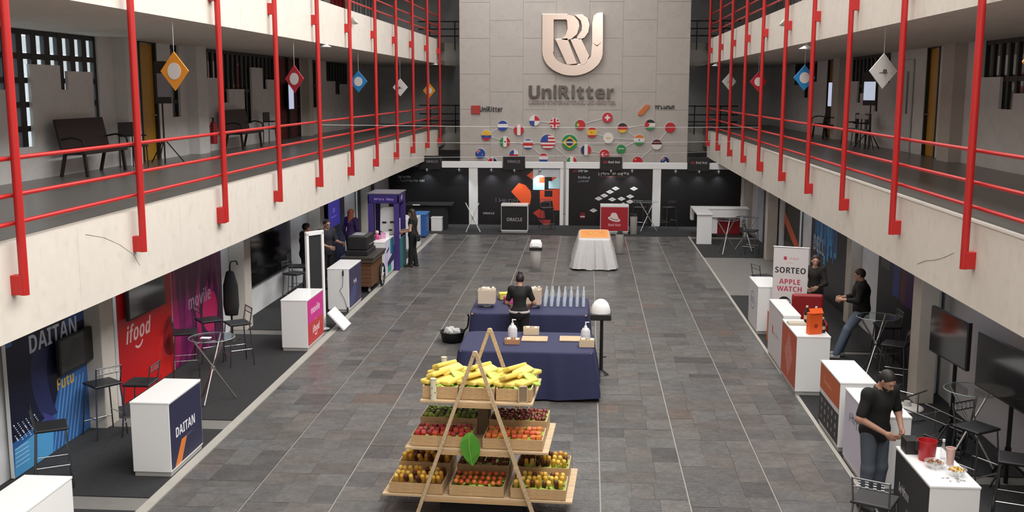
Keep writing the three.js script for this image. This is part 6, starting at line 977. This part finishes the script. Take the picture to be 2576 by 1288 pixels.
  if (o.hair === 'tail') hs.push(capsule([0, 0.17, -0.1], [0, -0.02, -0.13], 0.035, 0.02));
  mesh('hair', P2(nets(join(hs, 0.02), [-0.17, -0.22, -0.22], [0.17, 0.31, 0.14], 0.008).applyMatrix4(hm)), M(o.hairColor || [0.012, 0.009, 0.008], 0.6), root);
  if (o.beard) { const bf = (x, y, z) => Math.max(ell([0, 0.08, 0.03], [0.059, 0.058, 0.068])(x, y, z), y - 0.075, 0.02 - z); mesh('beard', P2(nets(bf, [-0.1, 0, -0.05], [0.1, 0.14, 0.14], 0.007).applyMatrix4(hm)), M([0.012, 0.009, 0.008], 0.8), root); }
  for (const s of [-1, 1]) mesh('eye', P2(new THREE.SphereGeometry(0.009, 8, 6).translate(s * 0.031, 0.141, 0.081).applyMatrix4(hm)), M([0.02, 0.015, 0.012], 0.2), root);
  if (o.mask) mesh('glasses', P2(mergeGeometries([-1, 1].map(s => plain(new THREE.TorusGeometry(0.022, 0.003, 6, 16).translate(s * 0.032, 0.142, 0.096)))).applyMatrix4(hm)), MAT.black, root);
  if (o.belt) mesh('belt', P2(nets((x, y, z) => Math.max(join([capsule([0.05, 0.96, 0], [-0.05, 0.96, 0], 0.148, 0.148)], 0.01)(x, y, z), Math.abs(y - (hem + 0.08)) - 0.022), lo, hi, 0.012)), M(o.belt, 0.5), root);
  return root;
}
// waitress between the two navy tables, back to the camera
person('waitress in black with hair bun and white apron tie between the navy tables', [-1.22, 0.012, -18.85], Math.PI, { h: 1.66, female: true, lean: 0.14, nod: 0.35, hair: 'bun', shirt: [0.010, 0.009, 0.010], pants: [0.012, 0.012, 0.014], sleeve: 0.7, hem: 0.9, belt: [0.5, 0.47, 0.45], skin: [0.42, 0.22, 0.15], J: { elL: [0.24, 1.12, 0.1], elR: [-0.27, 1.13, 0.08], wrL: [0.22, 1.02, 0.34], wrR: [-0.2, 1.03, 0.34] } });
// man in black T-shirt at the snack counter, looking down at his hands
person('man in black T-shirt and blue jeans looking down at his hands beside the snack counter', [3.46, 0.022, -12.3], 0.55, { h: 1.77, lean: 0.1, nod: 0.55, look: 0.15, cell: 0.011, hand: 0.0035, beard: true, shirt: [0.006, 0.006, 0.007], pants: [0.10, 0.12, 0.155], sleeve: 0.8, hem: 0.86, ease: 0.02, skin: [0.40, 0.22, 0.15], curl: 0.9, J: { elL: [0.28, 1.13, 0.06], elR: [-0.29, 1.12, 0.04], wrL: [0.12, 1.0, 0.27], wrR: [-0.12, 0.99, 0.27] } });
// man in jeans leaning at the glass table
person('man in black top and faded jeans with legs stretched out beside the glass table', [5.12, 0.022, -19.55], -Math.PI / 2 - 0.15, { h: 1.72, lean: 0.05, nod: 0.25, look: -0.2, shirt: [0.006, 0.006, 0.007], pants: [0.13, 0.17, 0.24], sleeve: 1.6, hem: 0.9, ease: 0.03, hairColor: [0.03, 0.012, 0.008], shoe: [0.3, 0.29, 0.28], J: { elL: [0.26, 1.13, 0.1], elR: [-0.26, 1.13, 0.1], wrL: [0.12, 1.12, 0.36], wrR: [-0.1, 1.12, 0.36], kneeL: [0.11, 0.56, 0.24], ankL: [0.12, 0.09, 0.42], kneeR: [-0.11, 0.55, 0.2], ankR: [-0.12, 0.09, 0.32] } });
person('woman in dark brown cardigan standing before the bright blue cityscape wall', [4.66, 0.022, -21.5], -0.35, { h: 1.66, female: true, nod: 0.1, look: 0.2, hair: 'long', hairColor: [0.025, 0.008, 0.006], shirt: [0.02, 0.014, 0.012], pants: [0.012, 0.012, 0.014], sleeve: 1.85, hem: 0.8, skin: [0.48, 0.27, 0.19], J: { elL: [0.24, 1.12, 0.1], elR: [-0.24, 1.12, 0.1], wrL: [0.1, 1.06, 0.3], wrR: [-0.12, 1.04, 0.3] } });
// left side
person('man in black suit beside the very large wall screen', [-6.85, 0.022, -24.95], 2.2, { h: 1.76, shirt: [0.008, 0.008, 0.009], pants: [0.009, 0.009, 0.01], sleeve: 1.9, hem: 0.75, ease: 0.03, top: 'jacket', nod: 0.15, J: { elL: [0.28, 1.14, 0.06], elR: [-0.3, 1.14, -0.12], wrL: [0.12, 1.02, 0.26], wrR: [-0.2, 1.0, 0.02] } });
person('man in dark shirt holding out a forearm behind the white framed panel', [-6.55, 0.022, -25.75], 0.9, { h: 1.76, shirt: [0.02, 0.02, 0.03], pants: [0.01, 0.01, 0.012], sleeve: 0.85, hem: 0.85, nod: 0.2, mask: true, J: { elL: [0.26, 1.13, 0.04], elR: [-0.26, 1.13, 0.04], wrL: [0.24, 1.1, 0.32], wrR: [-0.14, 1.05, 0.28] } });
person('red-haired woman in purple top behind the black cooking box', [-6.62, 0.022, -28.85], 2.7, { h: 1.66, female: true, hair: 'long', hairColor: [0.22, 0.045, 0.015], shirt: [0.035, 0.012, 0.09], pants: [0.015, 0.012, 0.03], sleeve: 1.6, hem: 0.82, skin: [0.55, 0.34, 0.25], nod: 0.15 });
person('woman in black with bare arms and a shoulder bag reaching into the purple archway', [-4.92, 0.012, -29.15], -Math.PI / 2 - 0.15, { h: 1.66, female: true, hair: 'long', hairColor: [0.03, 0.016, 0.01], shirt: [0.012, 0.010, 0.010], pants: [0.008, 0.008, 0.009], sleeve: 0.3, hem: 0.8, skin: [0.52, 0.30, 0.21], nod: 0.3, flare: 0.028, J: { elL: [0.2, 1.08, 0.02], elR: [-0.2, 1.08, 0.02], wrL: [0.16, 1.02, 0.26], wrR: [-0.16, 1.04, 0.27], ankL: [0.09, 0.09, 0.06], ankR: [-0.09, 0.09, -0.06] } });
{ const o = thing('shoulder_bag', 'small black shoulder bag at the hip of the woman at the archway', 'bag', [-4.74, 0.86, -28.95]); mesh('pouch', rb(0.12, 0.17, 0.2, 0, 0, 0, 0.03, 3), MAT.black, o); mesh('flap', rb(0.125, 0.08, 0.205, 0, 0.05, 0, 0.02, 3), MAT.blackMatt, o); mesh('strap', tube([[0, 0.08, -0.09], [-0.08, 0.3, -0.1], [-0.16, 0.52, -0.1], [-0.2, 0.5, 0.0], [-0.1, 0.28, 0.08], [0, 0.08, 0.09]], 0.008, 30, 6), MAT.black, o); }

renderer.render(scene, camera);
